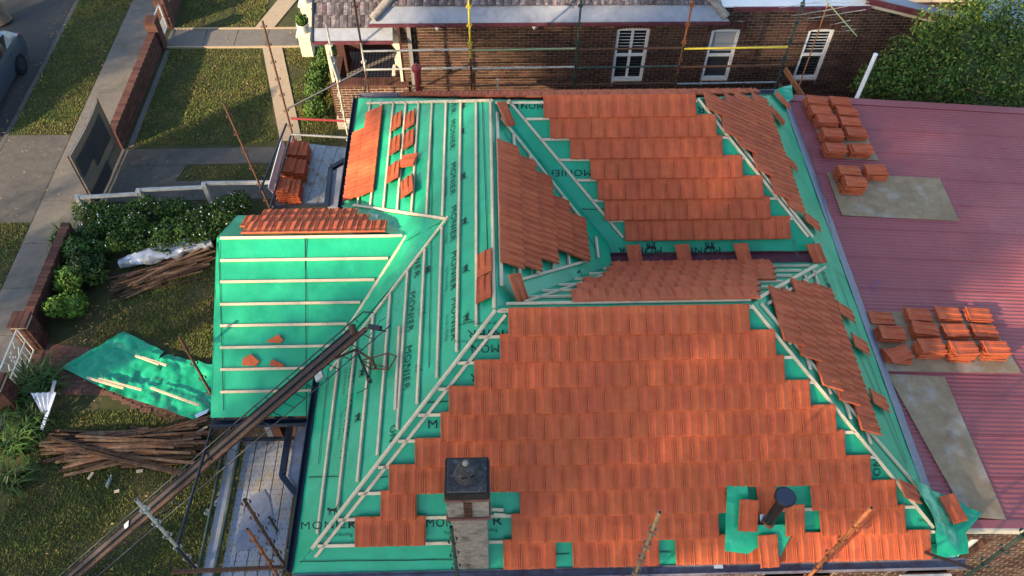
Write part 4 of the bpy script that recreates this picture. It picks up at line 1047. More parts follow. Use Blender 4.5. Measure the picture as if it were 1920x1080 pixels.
for a, b, z0, z1 in NW:
    k = 0; x = a - .10
    while x < b + .10:                                           # soldier course arch and sill bricks
        t = (x - (a + b) / 2) / ((b - a) / 2); zz = z1 + .11 + .045 * (1 - t * t)
        MB().box((x + .038, YN - .002, zz), (.072, .03, .225), (1, 0, .10 * t), (0, 1, 0), (-.10 * t, 0, 1)).build('arch_brick', M['brick_red'], nw)
        if a < x < b - .04: MB().box((x + .038, YN - .01, z0 - .11), (.072, .05, .15)).build('sill_brick', M['brick'], nw)
        x += .084
    f = .075; w = MB()
    w.box((a + f / 2, YN + .05, (z0 + z1) / 2), (f, .06, z1 - z0)).box((b - f / 2, YN + .05, (z0 + z1) / 2), (f, .06, z1 - z0))
    w.box(((a + b) / 2, YN + .05, z1 - .03), (b - a - 2 * f, .06, .06)).box(((a + b) / 2, YN + .05, z0 + .045), (b - a - 2 * f, .06, .09)).box(((a + b) / 2, YN + .048, (z0 + z1) / 2), (b - a - 2 * f, .064, .06))
    wi = w.build('window', M['white'], nb)
    MB().box(((a + b) / 2, YN + .10, (z0 + z1) / 2), (b - a - 2 * f, .008, z1 - z0 - .1)).build('pane', M['glass'], wi)
    MB().box(((a + b) / 2, YN + .17, (z0 + z1) / 2), (b - a - .02, .02, z1 - z0 - .02)).build('dark_room', M['dark'], wi)
    n = 16; blindrow = a > 8 and a < 9
    for k in range(n):
        zz = z0 + .12 + (z1 - z0 - .22) * k / (n - 1)
        if abs(zz - (z0 + z1) / 2) < .06: continue
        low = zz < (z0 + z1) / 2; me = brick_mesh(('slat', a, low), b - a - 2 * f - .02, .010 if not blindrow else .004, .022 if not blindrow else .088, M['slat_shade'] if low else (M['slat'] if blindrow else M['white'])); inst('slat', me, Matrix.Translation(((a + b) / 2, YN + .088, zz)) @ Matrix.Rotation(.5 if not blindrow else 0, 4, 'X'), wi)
    if a < 7: MB().box(((a + b) / 2, YN + .078, (z0 + z1) / 2), (.07, .03, z1 - z0 - .2)).build('shutter_stile', M['white'], wi)
# roof: pale eaves strip, fascia, old tiles, hip caps
M['oldtile'] = mat('old_mottled_tiles', (.085, .075, .085), .9, var=.3, scale=6, rnd=.35, hue=.02, bump=.5, bscale=40, grime=(.25, .23, .22), gscale=9, col2=(.13, .055, .05), mix=(.5, .75))
M['oldtile_field'] = mat('old_mottled_tiles_field', (.085, .075, .085), .9, var=.3, scale=6, rnd=.35, hue=.02, island=True, bump=.5, bscale=40, grime=(.25, .23, .22), gscale=9, col2=(.13, .055, .05), mix=(.5, .75))
M['eavestrip'] = mat('pale_eaves_metal', (.25, .27, .31), .6, var=.18, scale=3, grime=(.19, .21, .25), gscale=2)
NS = .6; nth = math.atan(NS); NFc = Face((0, 13.78, 3.72), (1, 0, 0), (0, math.cos(nth), math.sin(nth)))
ex0, ex1 = NFc.px(692, 45)[0], NFc.px(1368, 38)[0]
es = .47
mb = MB(); mb.slab([NFc.p(ex0, 0), NFc.p(ex1, 0), NFc.p(ex1 - .30, es), NFc.p(ex0 + .30, es)], .03, NFc.n).build('eaves_strip', M['eavestrip'], nb)
MB().bar(NFc.p(ex0 - .02, -.02, -.06), NFc.p(ex1 + .02, -.02, -.06), .10, .07).build('gutter', M['maroon'], nb)
MB().slab([(ex0 + .1, 13.82, 3.62), (ex1 - .1, 13.82, 3.62), (ex1 - .1, 14.2, 3.62), (ex0 + .1, 14.2, 3.62)], .02).build('soffit', M['cream'], nb)
MB().slab([NFc.p(ex0 + .28, es - .1, -.04), NFc.p(ex1 - .28, es - .1, -.04), NFc.p(ex1 - 3, 5, -.04), NFc.p(ex0 + 3, 5, -.04)], .03, NFc.n).build('roof_deck', M['oldtile_field'], nb)
def otile(face, a, d, parent, w=.19, l=.36):
    mb = MB(); c = [face.p(a, d, .05), face.p(a + w * .5, d, .075), face.p(a + w, d, .05), face.p(a + w, d + l, .02), face.p(a + w * .5, d + l, .045), face.p(a, d + l, .02)]
    b = [p - face.n * .025 for p in c]
    mb.add(c + b, [(0, 1, 4, 5), (1, 2, 3, 4), (0, 6, 7, 1), (1, 7, 8, 2), (2, 8, 9, 3), (5, 11, 6, 0), (11, 10, 7, 6), (10, 9, 8, 7), (3, 9, 10, 4), (4, 10, 11, 5)])
    return mb.build('roof_tile', M['oldtile'], parent)
for k in range(2):
    d = es - .04 + k * .33; a = ex0 + .34 + k * .2
    while a < ex1 - .5 - k * .2: otile(NFc, a, d, nb); a += .205
MB().tube(NFc.p(ex0 + .10, .10, .06), NFc.p(ex0 + .95, 1.1, .12), .11, 12).build('hip_cap', M['render'], nb, smooth=True)
MB().tube(NFc.p(ex1 - .08, .08, .06), NFc.p(ex1 - .9, 1.1, .12), .10, 12).build('hip_cap', M['render'], nb, smooth=True)
# right-hand part of the roof: white gutter, verge and blue-grey metal roof
gz = ony(1500, 9, 14.05).z
MB().bar((ex1 + .1, 14.0, gz - .06), (12.8, 14.0, gz - .06), .12, .10).build('gutter', M['maroon'], nb)
MB().slab([(ex1 - .2, 14.0, gz), (12.8, 14.0, gz), (12.8, 14.9, gz + .1), (ex1 - .2, 14.9, gz + .1)], .03).build('white_gutter', M['white'], nb)
va = ony(1626, 3, 13.95); vb = ony(1745, 32, 13.95)
MB().bar(va + V(0, 0, .03), vb.lerp(va, -.4) + V(0, 0, .03), .05, .16).build('barge_board', M['maroon'], nb)
MB().bar(va + V(0, .12, -.12), vb.lerp(va, -.4) + V(0, .12, -.12), .05, .14).build('barge_board', M['cream'], nb)
MB().slab([va + V(-.1, .0, .12), va + V(6, 0, -1.25), va + V(6, 6, -.6), va + V(-.1, 6, .75)], .04).build('metal_roof', mat('blue_grey_roof', (.16, .20, .26), .5, var=.15, scale=3, bump=.3, bscale=12, stretch=(.2, 3, 1)), nb)
# small things under the eaves
P = ony(820, 50, 14.15); MB().lathe((P.x, 14.08, P.z), [(.02, .05), (.05, .03), (.055, 0), (.035, -.05), (.01, -.06)], 12).build('eave_light', M['white'], nb, smooth=True)
P = ony(1002, 48, 14.15); MB().lathe((P.x, 14.08, P.z), [(.02, .05), (.05, .03), (.055, 0), (.035, -.05), (.01, -.06)], 12).build('eave_light', M['white'], nb, smooth=True)
P = ony(1675, 22, 14.15); MB().box((P.x, 14.12, P.z), (.16, .12, .14)).build('flood_light', M['black'], nb, bevel=.01)
P = ony(760, 100, 14.12); MB().box((.95, 14.13, 1.9), (.10, .08, 3.4)).build('downpipe', mat('grey_downpipe', (.20, .20, .20), .6), nb)
# porch
PX0, PX1 = -1.32, .78
pz = Face((0, 13.78, 3.22), (1, 0, 0), (0, math.cos(nth), math.sin(nth)))
pa_, pb2 = pz.px(588, 74)[0], pz.px(736, 72)[0]
MB().slab([pz.p(pa_, 0), pz.p(pb2, 0), pz.p(pb2, .34), pz.p(pa_, .34)], .03, pz.n).build('eaves_strip', M['eavestrip'], nb)
MB().bar(pz.p(pa_ - .03, -.02, -.06), pz.p(pb2, -.02, -.06), .10, .07).build('gutter', M['maroon'], nb)
MB().bar(pz.p(pa_ - .03, -.02, -.03), pz.p(pa_ - .03, 1.6, -.03), .05, .10).build('barge_board', M['gutter_dark'], nb)
MB().slab([pz.p(pa_, .30, -.03), pz.p(pb2 + .1, .30, -.03), pz.p(pb2 + .1, 3, -.03), pz.p(pa_, 3, -.03)], .03, pz.n).build('roof_deck', M['oldtile_field'], nb)
for k in range(4):
    a = pa_ + .02 + (.1 if k % 2 else 0)
    while a < pb2 - .1: otile(pz, a, .33 + k * .34, nb, .20, .37); a += .215
# half wall with soldier coping, arches, tiled porch floor
wz = ony(690, 160, YN - .06).z
hw = MB().box(((PX0 + PX1) / 2, YN + .06, wz / 2), (PX1 - PX0, .22, wz)).build('porch_wall', M['mortar'], nb)
brickwork(hw, (0, YN - .05, 0), (1, 0, 0), (0, -1, 0), PX0, PX1, .34, wz + .04, [], M['brick_red'], M['brick_red_field'], 130)
x = PX0
while x < PX1 - .03: MB().box((x + .037, YN + .03, wz + .04), (.073, .30, .09)).build('coping_brick', M['brick_red'], nb); x += .082
MB().box(((PX0 + PX1) / 2 - .02, YN + .0, .17), (PX1 - PX0 + .06, .26, .34)).build('plinth', M['cream'], nb, bevel=.01)
def arch_side(x0, sgn, nm='arch'):
    mb = MB(); z0, z1 = wz + .09, 3.1; n = 10; pts = [(x0, z0), (x0, z1)]
    for k in range(n + 1):
        t = k / n; zz = z1 - (z1 - z0) * t; w = .07 + .42 * max(0, 1 - t * 2.6) ** 1.6 + (.10 if .42 < t < .62 else 0)
        pts.append((x0 + sgn * w, zz))
    mb.slab([(p, YN - .02, z) for p, z in pts], .10, (0, -1, 0)); mb.build(nm, M['cream'], nb)
arch_side(PX0 + .02, 1); arch_side(PX1 - .12, -1)
MB().box(((PX0 + PX1) / 2, YN + .05, 3.1), (PX1 - PX0 - .3, .12, .12)).build('porch_beam', M['cream'], nb)
M['porchtile'] = mat('porch_floor', (.10, .09, .08), .6)
nt = M['porchtile'].node_tree; ck = nt.nodes.new('ShaderNodeTexChecker'); ck.inputs['Scale'].default_value = 14; ck.inputs['Color1'].default_value = (.22, .20, .18, 1); ck.inputs['Color2'].default_value = (.045, .04, .04, 1)
gm = nt.nodes.new('ShaderNodeNewGeometry'); mp = nt.nodes.new('ShaderNodeMapping'); mp.inputs['Rotation'].default_value = (0, 0, .785); nt.links.new(gm.outputs['Position'], mp.inputs[0]); nt.links.new(mp.outputs[0], ck.inputs['Vector']); nt.links.new(ck.outputs[0], nt.nodes['Principled BSDF'].inputs['Base Color'])
MB().box(((PX0 + PX1) / 2, YN + 1.55, .45), (PX1 - PX0, 2.7, .1)).build('porch_floor', M['porchtile'], nb)
MB().box(((PX0 + PX1) / 2, YN + 3.0, 1.7), (PX1 - PX0, .2, 3.2)).box((PX1 + .0, YN + 1.6, 1.9), (.2, 2.8, 3.4)).build('porch_inner_wall', M['brick_field'], nb)
mb = MB(); mb.box((PX0 + .02, YN + 2.2, 1.7), (.22, .7, 3.3)).box((PX0 + .02, YN + .8, .7), (.22, 1.4, 1.3)).build('porch_pier', M['brick_red_field'], nb)
P = ony(722, 118, YN + .6); ar = thing('armchair', (P.x, YN + .9, .5), 'pale cushioned chair standing inside the neighbouring porch', 'chair')
MB().box((P.x, YN + .85, .80), (.5, .5, .16)).build('seat', M['cream'], ar, bevel=.03); MB().box((P.x + .2, YN + .9, 1.1), (.12, .5, .5)).build('backrest', M['cream'], ar, bevel=.03)
for sx in (-1, 1):
    for sy in (-1, 1): MB().box((P.x + sx * .2, YN + .85 + sy * .2, .61), (.05, .05, .22)).build('leg', M['dark'], ar)
# plinths with planters by the path
def planter(px, py, label, zt=.85, sc=1.0, plant=True):
    P = onz(px, py, 0); x, y = P.x + .12, P.y + .28
    t = thing('plinth', (x, y, 0), label[0], 'plinth', 'cream plinths beside the path')
    MB().box((x, y, .36), (.36, .36, .72)).build('shaft', M['cream'], t, bevel=.01); MB().box((x, y, .77), (.46, .46, .10)).build('cap', M['cream'], t, bevel=.02)
    p = thing('planter', (x, y, .82), label[1], 'planter', 'white planters on plinths')
    MB().lathe((x, y, .82), [(.10, 0), (.14, .02), (.185, .20), (.195, .30), (.17, .30), (.16, .24)], 20).build('pot', mat('planter_white', (.60, .60, .56), .5), p, smooth=True)
    MB().lathe((x, y, 1.04), [(.165, 0), (.16, .02)], 16).build('soil', M['dark'], p)
    if plant:
        rr = random.Random(5); v, f = leaf_cloud([(x, y, 1.22, .2), (x - .05, y, 1.3, .14)], 420, .05, rr); leaf_obj('foliage', v, f, M['leaf_mid'], p)
planter(570, 111, ('square cream plinth nearest the camera beside the neighbouring path', 'round white planter holding a leafy green plant'))
planter(573, 54, ('square cream plinth on the far side of the neighbouring path', 'round white planter with bare dark soil at the top picture edge'), plant=False)
for k, (x0, x1, y0, y1) in enumerate([(-2.6, -1.4, 13.9, 14.0)]): pass

# ================================================================ PARKED CAR (only its rear corner shows)
M['carpaint'] = mat('silver_blue_paint', (.11, .14, .19), .25, metal=.6, spec=.6)
car = thing('parked_car', (-12.2, 16.2, -.13), 'silver blue hatchback parked at the kerb by the tree trunk', 'car')
cy0, cy1, cxr, cw = 13.6, 17.8, -11.35, 1.72
def sect(t, xs_):
    return xs_
st = [(0, .30, .62, .70, .55), (.04, .22, .80, .84, .78), (.16, .20, .90, .94, .84), (.28, .20, .93, 1.02, .86), (.36, .20, .93, 1.36, .80), (.60, .20, .94, 1.45, .78), (.80, .20, .95, 1.42, .76), (.92, .20, .96, 1.24, .76), (.97, .22, .95, .98, .82), (1.0, .30, .80, .82, .74)]
mb = MB(); ring = []
for t, zl, zb_, zr_, hw_ in st:
    yy = cy0 + (cy1 - cy0) * t; H2 = cw / 2; xc = cxr - H2
    half = [(H2 * .90, zl), (H2 * .985, (zl + zb_) / 2), (H2 * .97, zb_)]
    rw = H2 * (hw_ if zr_ > zb_ + .1 else .93)
    half += [(rw, zr_ - .05 if zr_ > zb_ + .1 else zb_ + .01), (rw * .82, zr_), (0, zr_ + .015)]
    pts = [(xc + a, z) for a, z in half] + [(xc - a, z) for a, z in reversed(half[:-1])]
    ring.append([Vector((x, yy, z - .13)) for x, z in pts])
m = len(ring[0]); mb.v = [p for r in ring for p in r]
for k in range(len(ring) - 1):
    for i in range(m): j = (i + 1) % m; mb.f.append([k * m + i, k * m + j, (k + 1) * m + j, (k + 1) * m + i])
mb.f.append(list(range(m - 1, -1, -1))); mb.f.append([(len(ring) - 1) * m + i for i in range(m)])
mb.build('body', M['carpaint'], car, smooth=True)
def cpt(t, i): 
    f = t * 1.0; 
    for k in range(len(st) - 1):
        if st[k][0] <= f <= st[k + 1][0]:
            q = (f - st[k][0]) / (st[k + 1][0] - st[k][0]); return ring[k][i].lerp(ring[k + 1][i], q)
def panel(nm, ts, i0, i1, a, b, m_, out):
    mb = MB(); top = []; bot = []
    for t in ts:
        p, q = cpt(t, i0), cpt(t, i1); bot.append(p.lerp(q, a) + Vector(out)); top.append(p.lerp(q, b) + Vector(out))
    n = len(ts); mb.v = bot + top
    for k in range(n - 1): mb.f.append([k, k + 1, n + k + 1, n + k])
    return mb.build(nm, m_, car)
panel('side_window', [.34, .40, .5, .575], 2, 3, .14, .9, M['glass'], (.012, 0, .004)); panel('side_window', [.595, .68, .76, .86], 2, 3, .14, .9, M['glass'], (.012, 0, .004))
panel('rear_window', [.825, .86, .90, .93], 4, 5, -.0, 1.0, M['glass'], (0, .0, .012)); panel('rear_window', [.825, .86, .90, .93], 5, 6, 0, 1.0, M['glass'], (0, 0, .012))
MB().box((cxr - .14, cy1 - .03, .66), (.18, .10, .22)).build('tail_light', M['paintred'], car, bevel=.02)
for yy in (cy0 + .75, cy1 - .78):
    for xx in (cxr - .08, cxr - cw + .08):
        wh = MB().tube((xx - .10, yy, .18), (xx + .085, yy, .18), .31, 24).build('wheel', M['black'], car, smooth=True)
        MB().tube((xx + .07, yy, .18), (xx + .095, yy, .18), .2, 16).build('rim', M['darksteel'], wh)
for yy, tt in ((cy0 + 2.3, .5), (cy0 + 3.25, .7)): MB().box((cxr + .012, yy, .70), (.025, .16, .03)).build('door_handle', M['carpaint'], car)
# ================================================================ SCAFFOLDING
def rosette(p, parent, m, r=.062):
    mb = MB(); 
    for k in range(4):
        t = k * math.pi / 2 + .4; d = Vector((math.cos(t), math.sin(t), 0)); s_ = Vector((-d.y, d.x, 0)); c = Vector(p) + d * .045
        mb.add([c - s_ * .035 + V(0, 0, .02), c + s_ * .035 + V(0, 0, .02), c + d * .03 + V(0, 0, .02), c - s_ * .015 - V(0, 0, .035), c + s_ * .015 - V(0, 0, .035), c + d * .02 - V(0, 0, .035)], [(0, 1, 2), (3, 5, 4), (0, 3, 4, 1), (1, 4, 5, 2), (2, 5, 3, 0)])
    return mb.build('coupler', m, parent)
def standard(parent, x, y, z0, z1, cols, name='standard', lean=(0, 0), r=.0245):
    """upright tube; cols = [(from_z, material), ...] bottom up; pressed couplers every half metre"""
    f = lambda z: Vector((x + lean[0] * (z - z0), y + lean[1] * (z - z0), z))
    first = None
    for i, (za, m) in enumerate(cols):
        zb2 = cols[i + 1][0] if i + 1 < len(cols) else z1
        o = MB().tube(f(za), f(zb2), r, 12).build(name, m, parent, smooth=True)
        z = math.ceil((za - .2) / .495) * .495 + .2
        while z < zb2 - .1: rosette(f(z), o, m); z += .495
        first = first or o
    # open end of the tube
    MB().tube(f(z1 - .005), f(z1 + .002), r * .7, 10).build('tube_end', M['dark'], parent)
    return first
def ledger(parent, a, b, m, r=.0242, name='ledger'): return MB().tube(a, b, r, 10).build(name, m, parent, smooth=True)
R_, GS, YL, PG, ST_, OR, DK = M['rust'], M['greensteel'], M['yellow'], M['palegreen'], M['steel'], M['rust_orange'], M['darksteel']
M['whitesteel'] = mat('weathered_pale_steel', (.45, .43, .38), .6, var=.25, scale=6, grime=(.28, .22, .15), gscale=6)
WS = M['whitesteel']; YS = 12.3
fs = thing('scaffold', (5, YS, 0), 'long tube scaffold with coloured rails in front of the neighbouring wall', 'scaffold')
PX = [.0, 2.58, 5.14, 7.70, 10.27]
standard(fs, PX[0], YS, 0, 5.9, [(0, R_), (3.4, WS), (4.2, R_)])
standard(fs, PX[1], YS, 0, 5.9, [(0, R_), (3.75, YL)])
standard(fs, PX[2], YS, 0, 5.9, [(0, GS)])
standard(fs, PX[3], YS, 0, 5.9, [(0, R_), (4.15, OR)])
standard(fs, PX[4], YS, 0, 5.9, [(0, GS)])
rails = {3.98: [WS, PG, R_, YL], 3.45: [WS, WS, GS, R_], 2.94: [R_, R_, R_, ST_]}
for z, ms in rails.items():
    for k in range(4): ledger(fs, (PX[k] + .03, YS - .03, z), (PX[k + 1] - .03, YS - .03, z + .03), ms[k])
MB().bar((10.3, YS - .15, 3.45), (10.62, 11.0, 3.3), .05, .14).build('transom', M['rust_orange'], fs); MB().bar((10.3, YS - .1, 2.95), (10.45, 11.3, 2.9), .05, .1).build('transom', M['rust'], fs)
MB().box((3.22, 12.0, 2.9), (.05, .04, .9)).build('timber_upright', M['pine'], fs)
# corner bay at the left
lb = thing('scaffold', (-1.5, 11.2, 0), 'scaffold bay carrying stacked tiles at the far left corner of the house', 'scaffold')
standard(lb, -2.17, YS, 0, 4.80, [(0, R_)]); standard(lb, -.73, YS, 0, 4.72, [(0, WS)])
P = onz(425, 187, 4.0); Q = onz(520, 388, 1.0)
standard(lb, Q.x - .1, Q.y - .03, 0, 4.0, [(0, R_)], lean=((P.x - Q.x) / 4.0 * .9, (P.y - Q.y) / 4.0 * .8))
MB().tube((-.74, YS + .01, 3.9), (-.66, YS - .01, 3.1), .03, 10).tube((-.78, YS - .05, 3.85), (-.71, YS - .05, 3.2), .03, 10).build('spare_tubes', M['whitesteel'], lb)
ledger(lb, ony(537, 205, YS), (PX[0], YS, 3.45), DK, .024, 'brace')
ledger(lb, ony(545, 222, YS), ony(648, 227, YS), M['paintred'], .03); ledger(lb, ony(548, 252, YS - .2), ony(652, 258, YS - .2), ST_, .03)
ledger(lb, ony(690, 130, YS), ony(683, 175, YS), DK)
# its deck
zd = 2.35
def dk(px, py, z=zd): return onz(px, py, z)
tl, tr_, br, bl_ = dk(551, 266), dk(656, 278), dk(612, 386), dk(514, 390)
for k in range(5):
    a, b = tl.lerp(tr_, k / 5), tl.lerp(tr_, (k + .96) / 5); c, d = bl_.lerp(br, (k + .96) / 5), bl_.lerp(br, k / 5)
    MB().slab([a, b, c, d], .05).build('plank', M['steel'], lb)
MB().bar(bl_ + V(0, -.03, .05), br + V(0, -.03, .05), .05, .08).build('end_rail', DK, lb)
MB().bar(bl_ + V(-.03, 0, .06), tl + V(-.03, 0, .06), .03, .12).build('toe_board', M['steel'], lb)
a, b = dk(505, 395, 3.0), dk(545, 255, 3.0); ledger(lb, a, b, DK); a2, b2 = dk(487, 360, 3.3), dk(537, 232, 3.3); ledger(lb, a2, b2, DK)
MB().slab([dk(503, 352, 3.0), dk(512, 362, 2.6), dk(534, 275, 2.6), dk(529, 258, 3.0)], .015, (1, 0, 0)).build('hoarding_board', M['white'], lb)
# bay window roofs under the eaves
M['bayroof'] = mat('bay_roof_sheet', (.19, .21, .26), .55, var=.2, scale=3, grime=(.24, .20, .15), gscale=3)
for lab, pts, tro in (('flat grey bay window roof beside the far scaffold deck', [(626, 319), (657, 302), (648, 388), (614, 388)], [(612, 388), (620, 316), (655, 297)]),
                      ('flat blue grey bay window roof beside the near scaffold deck', [(558, 785), (591, 783), (566, 930), (540, 893)], [(546, 782), (529, 893), (562, 934)])):
    z = 2.95; B = [onz(x, y, z) for x, y in pts]; c = sum(B, V(0, 0, 0)) / len(B)
    t = thing('bay_roof', (c.x, c.y, 0), lab, 'bay window'); MB().slab(B, .05).build('roof_sheet', M['bayroof'], t)
    tp_ = [onz(x, y, z) for x, y in tro]
    g_ = MB()
    for i in range(2): g_.bar(tp_[i], tp_[i + 1], .10, .09)
    g_.build('gutter', M['gutter_dark'], t)
    mb = MB(); mb.slab([Vector((p.x, p.y, z - .08)).lerp(Vector((c.x, c.y, z - .08)), .12) for p in B], z - .1).build('bay_wall', M['brick_field'], t)
# near-left deck of perforated planks
nl = thing('scaffold', (-1.2, 1.6, 0), 'near scaffold bay with perforated steel planks beside the left gutter', 'scaffold')
zd2 = 2.3
M['plank'] = mat('perforated_steel_plank', (.30, .31, .34), .55, var=.2, scale=4, metal=.3, grime=(.36, .29, .17), gscale=2.2)
nt = M['plank'].node_tree; 
T0, T1, B1, B0 = onz(450, 828, zd2), onz(551, 826, zd2), onz(548, 1100, zd2), onz(418, 1100, zd2)
x0, x1 = (T0.x + B0.x) / 2 + .02, (T1.x + B1.x) / 2 - .02; yA, yB = B0.y, T0.y
np2 = 5; wpl = (x1 - x0) / np2
hole_me = None
for k in range(np2):
    xa, xb = x0 + k * wpl, x0 + (k + 1) * wpl - .012
    pk = MB().slab([(xa, yA, zd2), (xb, yA, zd2), (xb, yB, zd2), (xa, yB, zd2)], .05).build('plank', M['plank'], nl, bevel=.006)
    h = MB(); 
    y = yA + .05; r_ = 0
    while y < yB - .03:
        for q in ((.25, .75) if r_ % 2 else (.1, .5, .9)):
            h.lathe((xa + q * (xb - xa), y, zd2 + .0015), [(.009, 0), (.009, .001)], 6)
        y += .09; r_ += 1
    h.build('hole_field', M['dark'], pk, kind='stuff')
xt = x0 - .30
pk = MB().slab([(xt, yA, zd2 + .02), (xt + .17, yA, zd2 + .02), (xt + .17, yB, zd2 + .02), (xt, yB, zd2 + .02)], .05).build('toe_plank', M['plank'], nl, bevel=.006)
for xx in (xt - .06, xt + .22): MB().tube((xx, yA, zd2 + .06), (xx, yB + .05, zd2 + .06), .03, 10).build('ledger', GS, nl, smooth=True)
MB().bar((xt, yB + .03, zd2 + .03), (x1, yB + .03, zd2 + .03), .05, .06).build('end_rail', DK, nl)
def post_at(parent, px, py, cols, x=None, y=None, name='standard'):
    P = onx(px, py, x) if x is not None else ony(px, py, y)
    return standard(parent, P.x, P.y, 0, P.z, cols, name), P
o, P1 = post_at(nl, 255, 937, [(0, WS)], x=-2.0)
ledger(nl, (P1.x, P1.y - .0, .0), (P1.x + .05, P1.y - .06, 3.3), DK, .024)
post_at(nl, 458, 937, [(0, R_)], x=-.42); post_at(nl, 464, 992, [(0, OR)], x=-.52)
post_at(nl, 505, 970, [(0, GS)], x=-.72)
ledger(nl, onz(405, 775, 2.6), (P1.x, P1.y + .03, 3.2), DK)
for z, yy in ((3.05, .28), (3.0, -.02)): MB().bar((P1.x - .05, yy, z), (-.35, yy + .03, z), .05, .07).build('transom', R_, nl)
a, b = onz(385, 965, .06), onz(432, 905, .06); sp = thing('scaffold_tube', (a.x, a.y, 0), 'short pale scaffold tube lying on the grass beside the planks', 'tube')
tb = MB().tube((a.x, a.y, .04), (b.x, b.y, .04), .022, 10).build('tube', WS, sp, smooth=True)
for k in range(4): rosette(Vector((a.x, a.y, .05)).lerp(Vector((b.x, b.y, .05)), .08 + .28 * k), sp, WS)
# sheet of lead lying on the planks
sh = MB(); zz = zd2 + .012
sh.slab([onz(x, y, zz) for x, y in ((470, 930), (495, 918), (505, 935), (520, 1012), (505, 1022), (452, 1032), (440, 1040), (448, 985))], .006).build('lead_sheet', M['flash'], None, label='grey lead flashing sheet lying on the near scaffold planks', cat='sheet')
# single uprights along the front and sides
def lone(label, px, py, cols, x=None, y=None):
    P = onx(px, py, x) if x is not None else ony(px, py, y)
    t = thing('scaffold_standard', (P.x, P.y, 0), label, 'scaffold pole', 'front scaffold uprights'); standard(t, P.x, P.y, 0, P.z, cols, 'upright'); return P
lone('mottled grey brown scaffold upright before the middle of the front eave', 1237, 960, [(0, M['whitesteel']), (4.0, mat('brown_patchy_steel', (.22, .16, .10), .7, var=.3, scale=8, grime=(.10, .07, .05), gscale=8))], y=-.42)
lone('orange rusty scaffold upright near the black flue', 1634, 952, [(0, OR)], y=-.42)
lone('dark green scaffold upright beside the chimney', 846, 988, [(0, GS)], y=-.30)
P = ony(1925, 998, -.75); t = thing('scaffold_standard', (P.x, P.y, 0), 'mossy dark green scaffold tube at the lower right corner', 'scaffold pole', 'front scaffold uprights'); standard(t, P.x, P.y, 0, P.z + .3, [(0, GS)], 'upright')
ledger(t, (P.x, P.y, 5.4), (P.x + .3, P.y + .9, 3.6), DK, .024, 'brace')
lone('brown scaffold upright standing before the porch sarking', 336, 630, [(0, R_)], x=-2.25)

# ================================================================ TILE HOIST
ha = onz(118, 1092, .15); hb = LF.at(690, 598, .55)
d = (hb - ha).normalized(); side = d.cross(V(0, 0, 1)).normalized(); upv = side.cross(d).normalized(); HLn = (hb - ha).length
M['belt'] = mat('brown_hoist_rail', (.058, .043, .042), .7, var=.2, scale=6, grime=(.05, .032, .03), gscale=5)
hoist = thing('tile_hoist', ha, 'long brown inclined tile hoist leaning from the lawn up to the roof', 'hoist')
hp = lambda t, s_=0, u_=0: ha + d * (HLn * t) + side * s_ + upv * u_
MB().bar(hp(0), hp(.965), .12, .04, upv).build('rail', M['belt'], hoist, bevel=.006)
MB().bar(hp(0, .10, -.05), hp(.985, .105, -.03), .06, .07, upv).build('side_beam', M['belt'], hoist)
MB().bar(hp(0, .06, .03), hp(.97, .06, .03), .008, .05, upv).build('rail_lip', DK, hoist); MB().bar(hp(0, -.06, .03), hp(.97, -.06, .03), .008, .05, upv).build('rail_lip', DK, hoist)
MB().tube(hp(0, -.13, .06), hp(1.0, -.13, .06), .012, 8).build('chord', DK, hoist); MB().tube(hp(0, .17, .03), hp(1.0, .17, .03), .014, 8).build('chord', R_, hoist); MB().tube(hp(0, .27, -.20), hp(1.03, .27, -.16), .010, 8).build('chord', DK, hoist)
for k in range(30):
    t = .02 + k * .033
    MB().tube(hp(t, -.13, .06), hp(t, -.09, .0), .008, 6).build('rung', DK, hoist); MB().tube(hp(t, .17, .03), hp(t + .006, .27, -.20), .008, 6).build('rung', DK, hoist)
    if k % 2: MB().tube(hp(t, .10, -.02), hp(t, .17, .03), .008, 6).build('rung', DK, hoist)
MB().tube(hp(.962, -.085, .03), hp(.962, .09, .03), .06, 14).build('head_roller', M['rust'], hoist, smooth=True)
MB().tube(hp(1.0, -.13, .06), hp(1.02, .02, .06), .014, 8).tube(hp(1.0, .17, .03), hp(1.02, .36, -.1), .014, 8).build('head_frame', DK, hoist)
MB().bar(hp(1.0, .18, .05), hp(1.02, .34, .02), .08, .06, upv).build('head_block', M['black'], hoist)
MB().box(hp(.855, .30, .05), (.16, .12, .05), d, side, upv).build('motor_plate', M['steel'], hoist)
MB().slab([hp(.235, -.07, .04), hp(.255, -.06, .05), hp(.25, .05, .05), hp(.238, .04, .045)], .01, upv).build('torn_tape', M['white'], hoist)
for t in (.28, .40): 
    MB().tube(hp(t, .2, 0), onz(*((332, 946) if t < .3 else (240, 1040)), .05), .012, 6).build('stay', DK, hoist)
# the swinging head of the hoist lying over the battens
q = lambda x, y, h=.16: LF.at(x, y, h)
arm = MB().path([hp(.90, .2, .02), q(668, 655, .25), q(697, 675)], .022, 8).build('arm', R_, hoist)
MB().path([q(668, 655, .25), q(690, 706, .2)], .022, 8).build('strut', M['black'], hoist)
MB().path([q(697, 671), q(727, 662), q(743, 668), q(729, 692), q(694, 692), q(697, 671)], .012, 8).path([q(727, 662), q(726, 695)], .018, 8).path([q(697, 672), q(704, 690)], .026, 8).path([q(677, 676), q(697, 671)], .01, 6).path([q(729, 690), q(678, 677), q(694, 692)], .01, 6).build('cradle', R_, hoist)
mb = MB()
for k in range(9):
    a_ = k * .7; mb.tube(q(692 + 5 * math.cos(a_), 712 + 6 * math.sin(a_ * 1.3)), q(692 + 5 * math.cos(a_ + 1.2), 712 + 6 * math.sin(a_ + 2)), .010, 6)
mb.build('cable_bundle', M['black'], hoist)
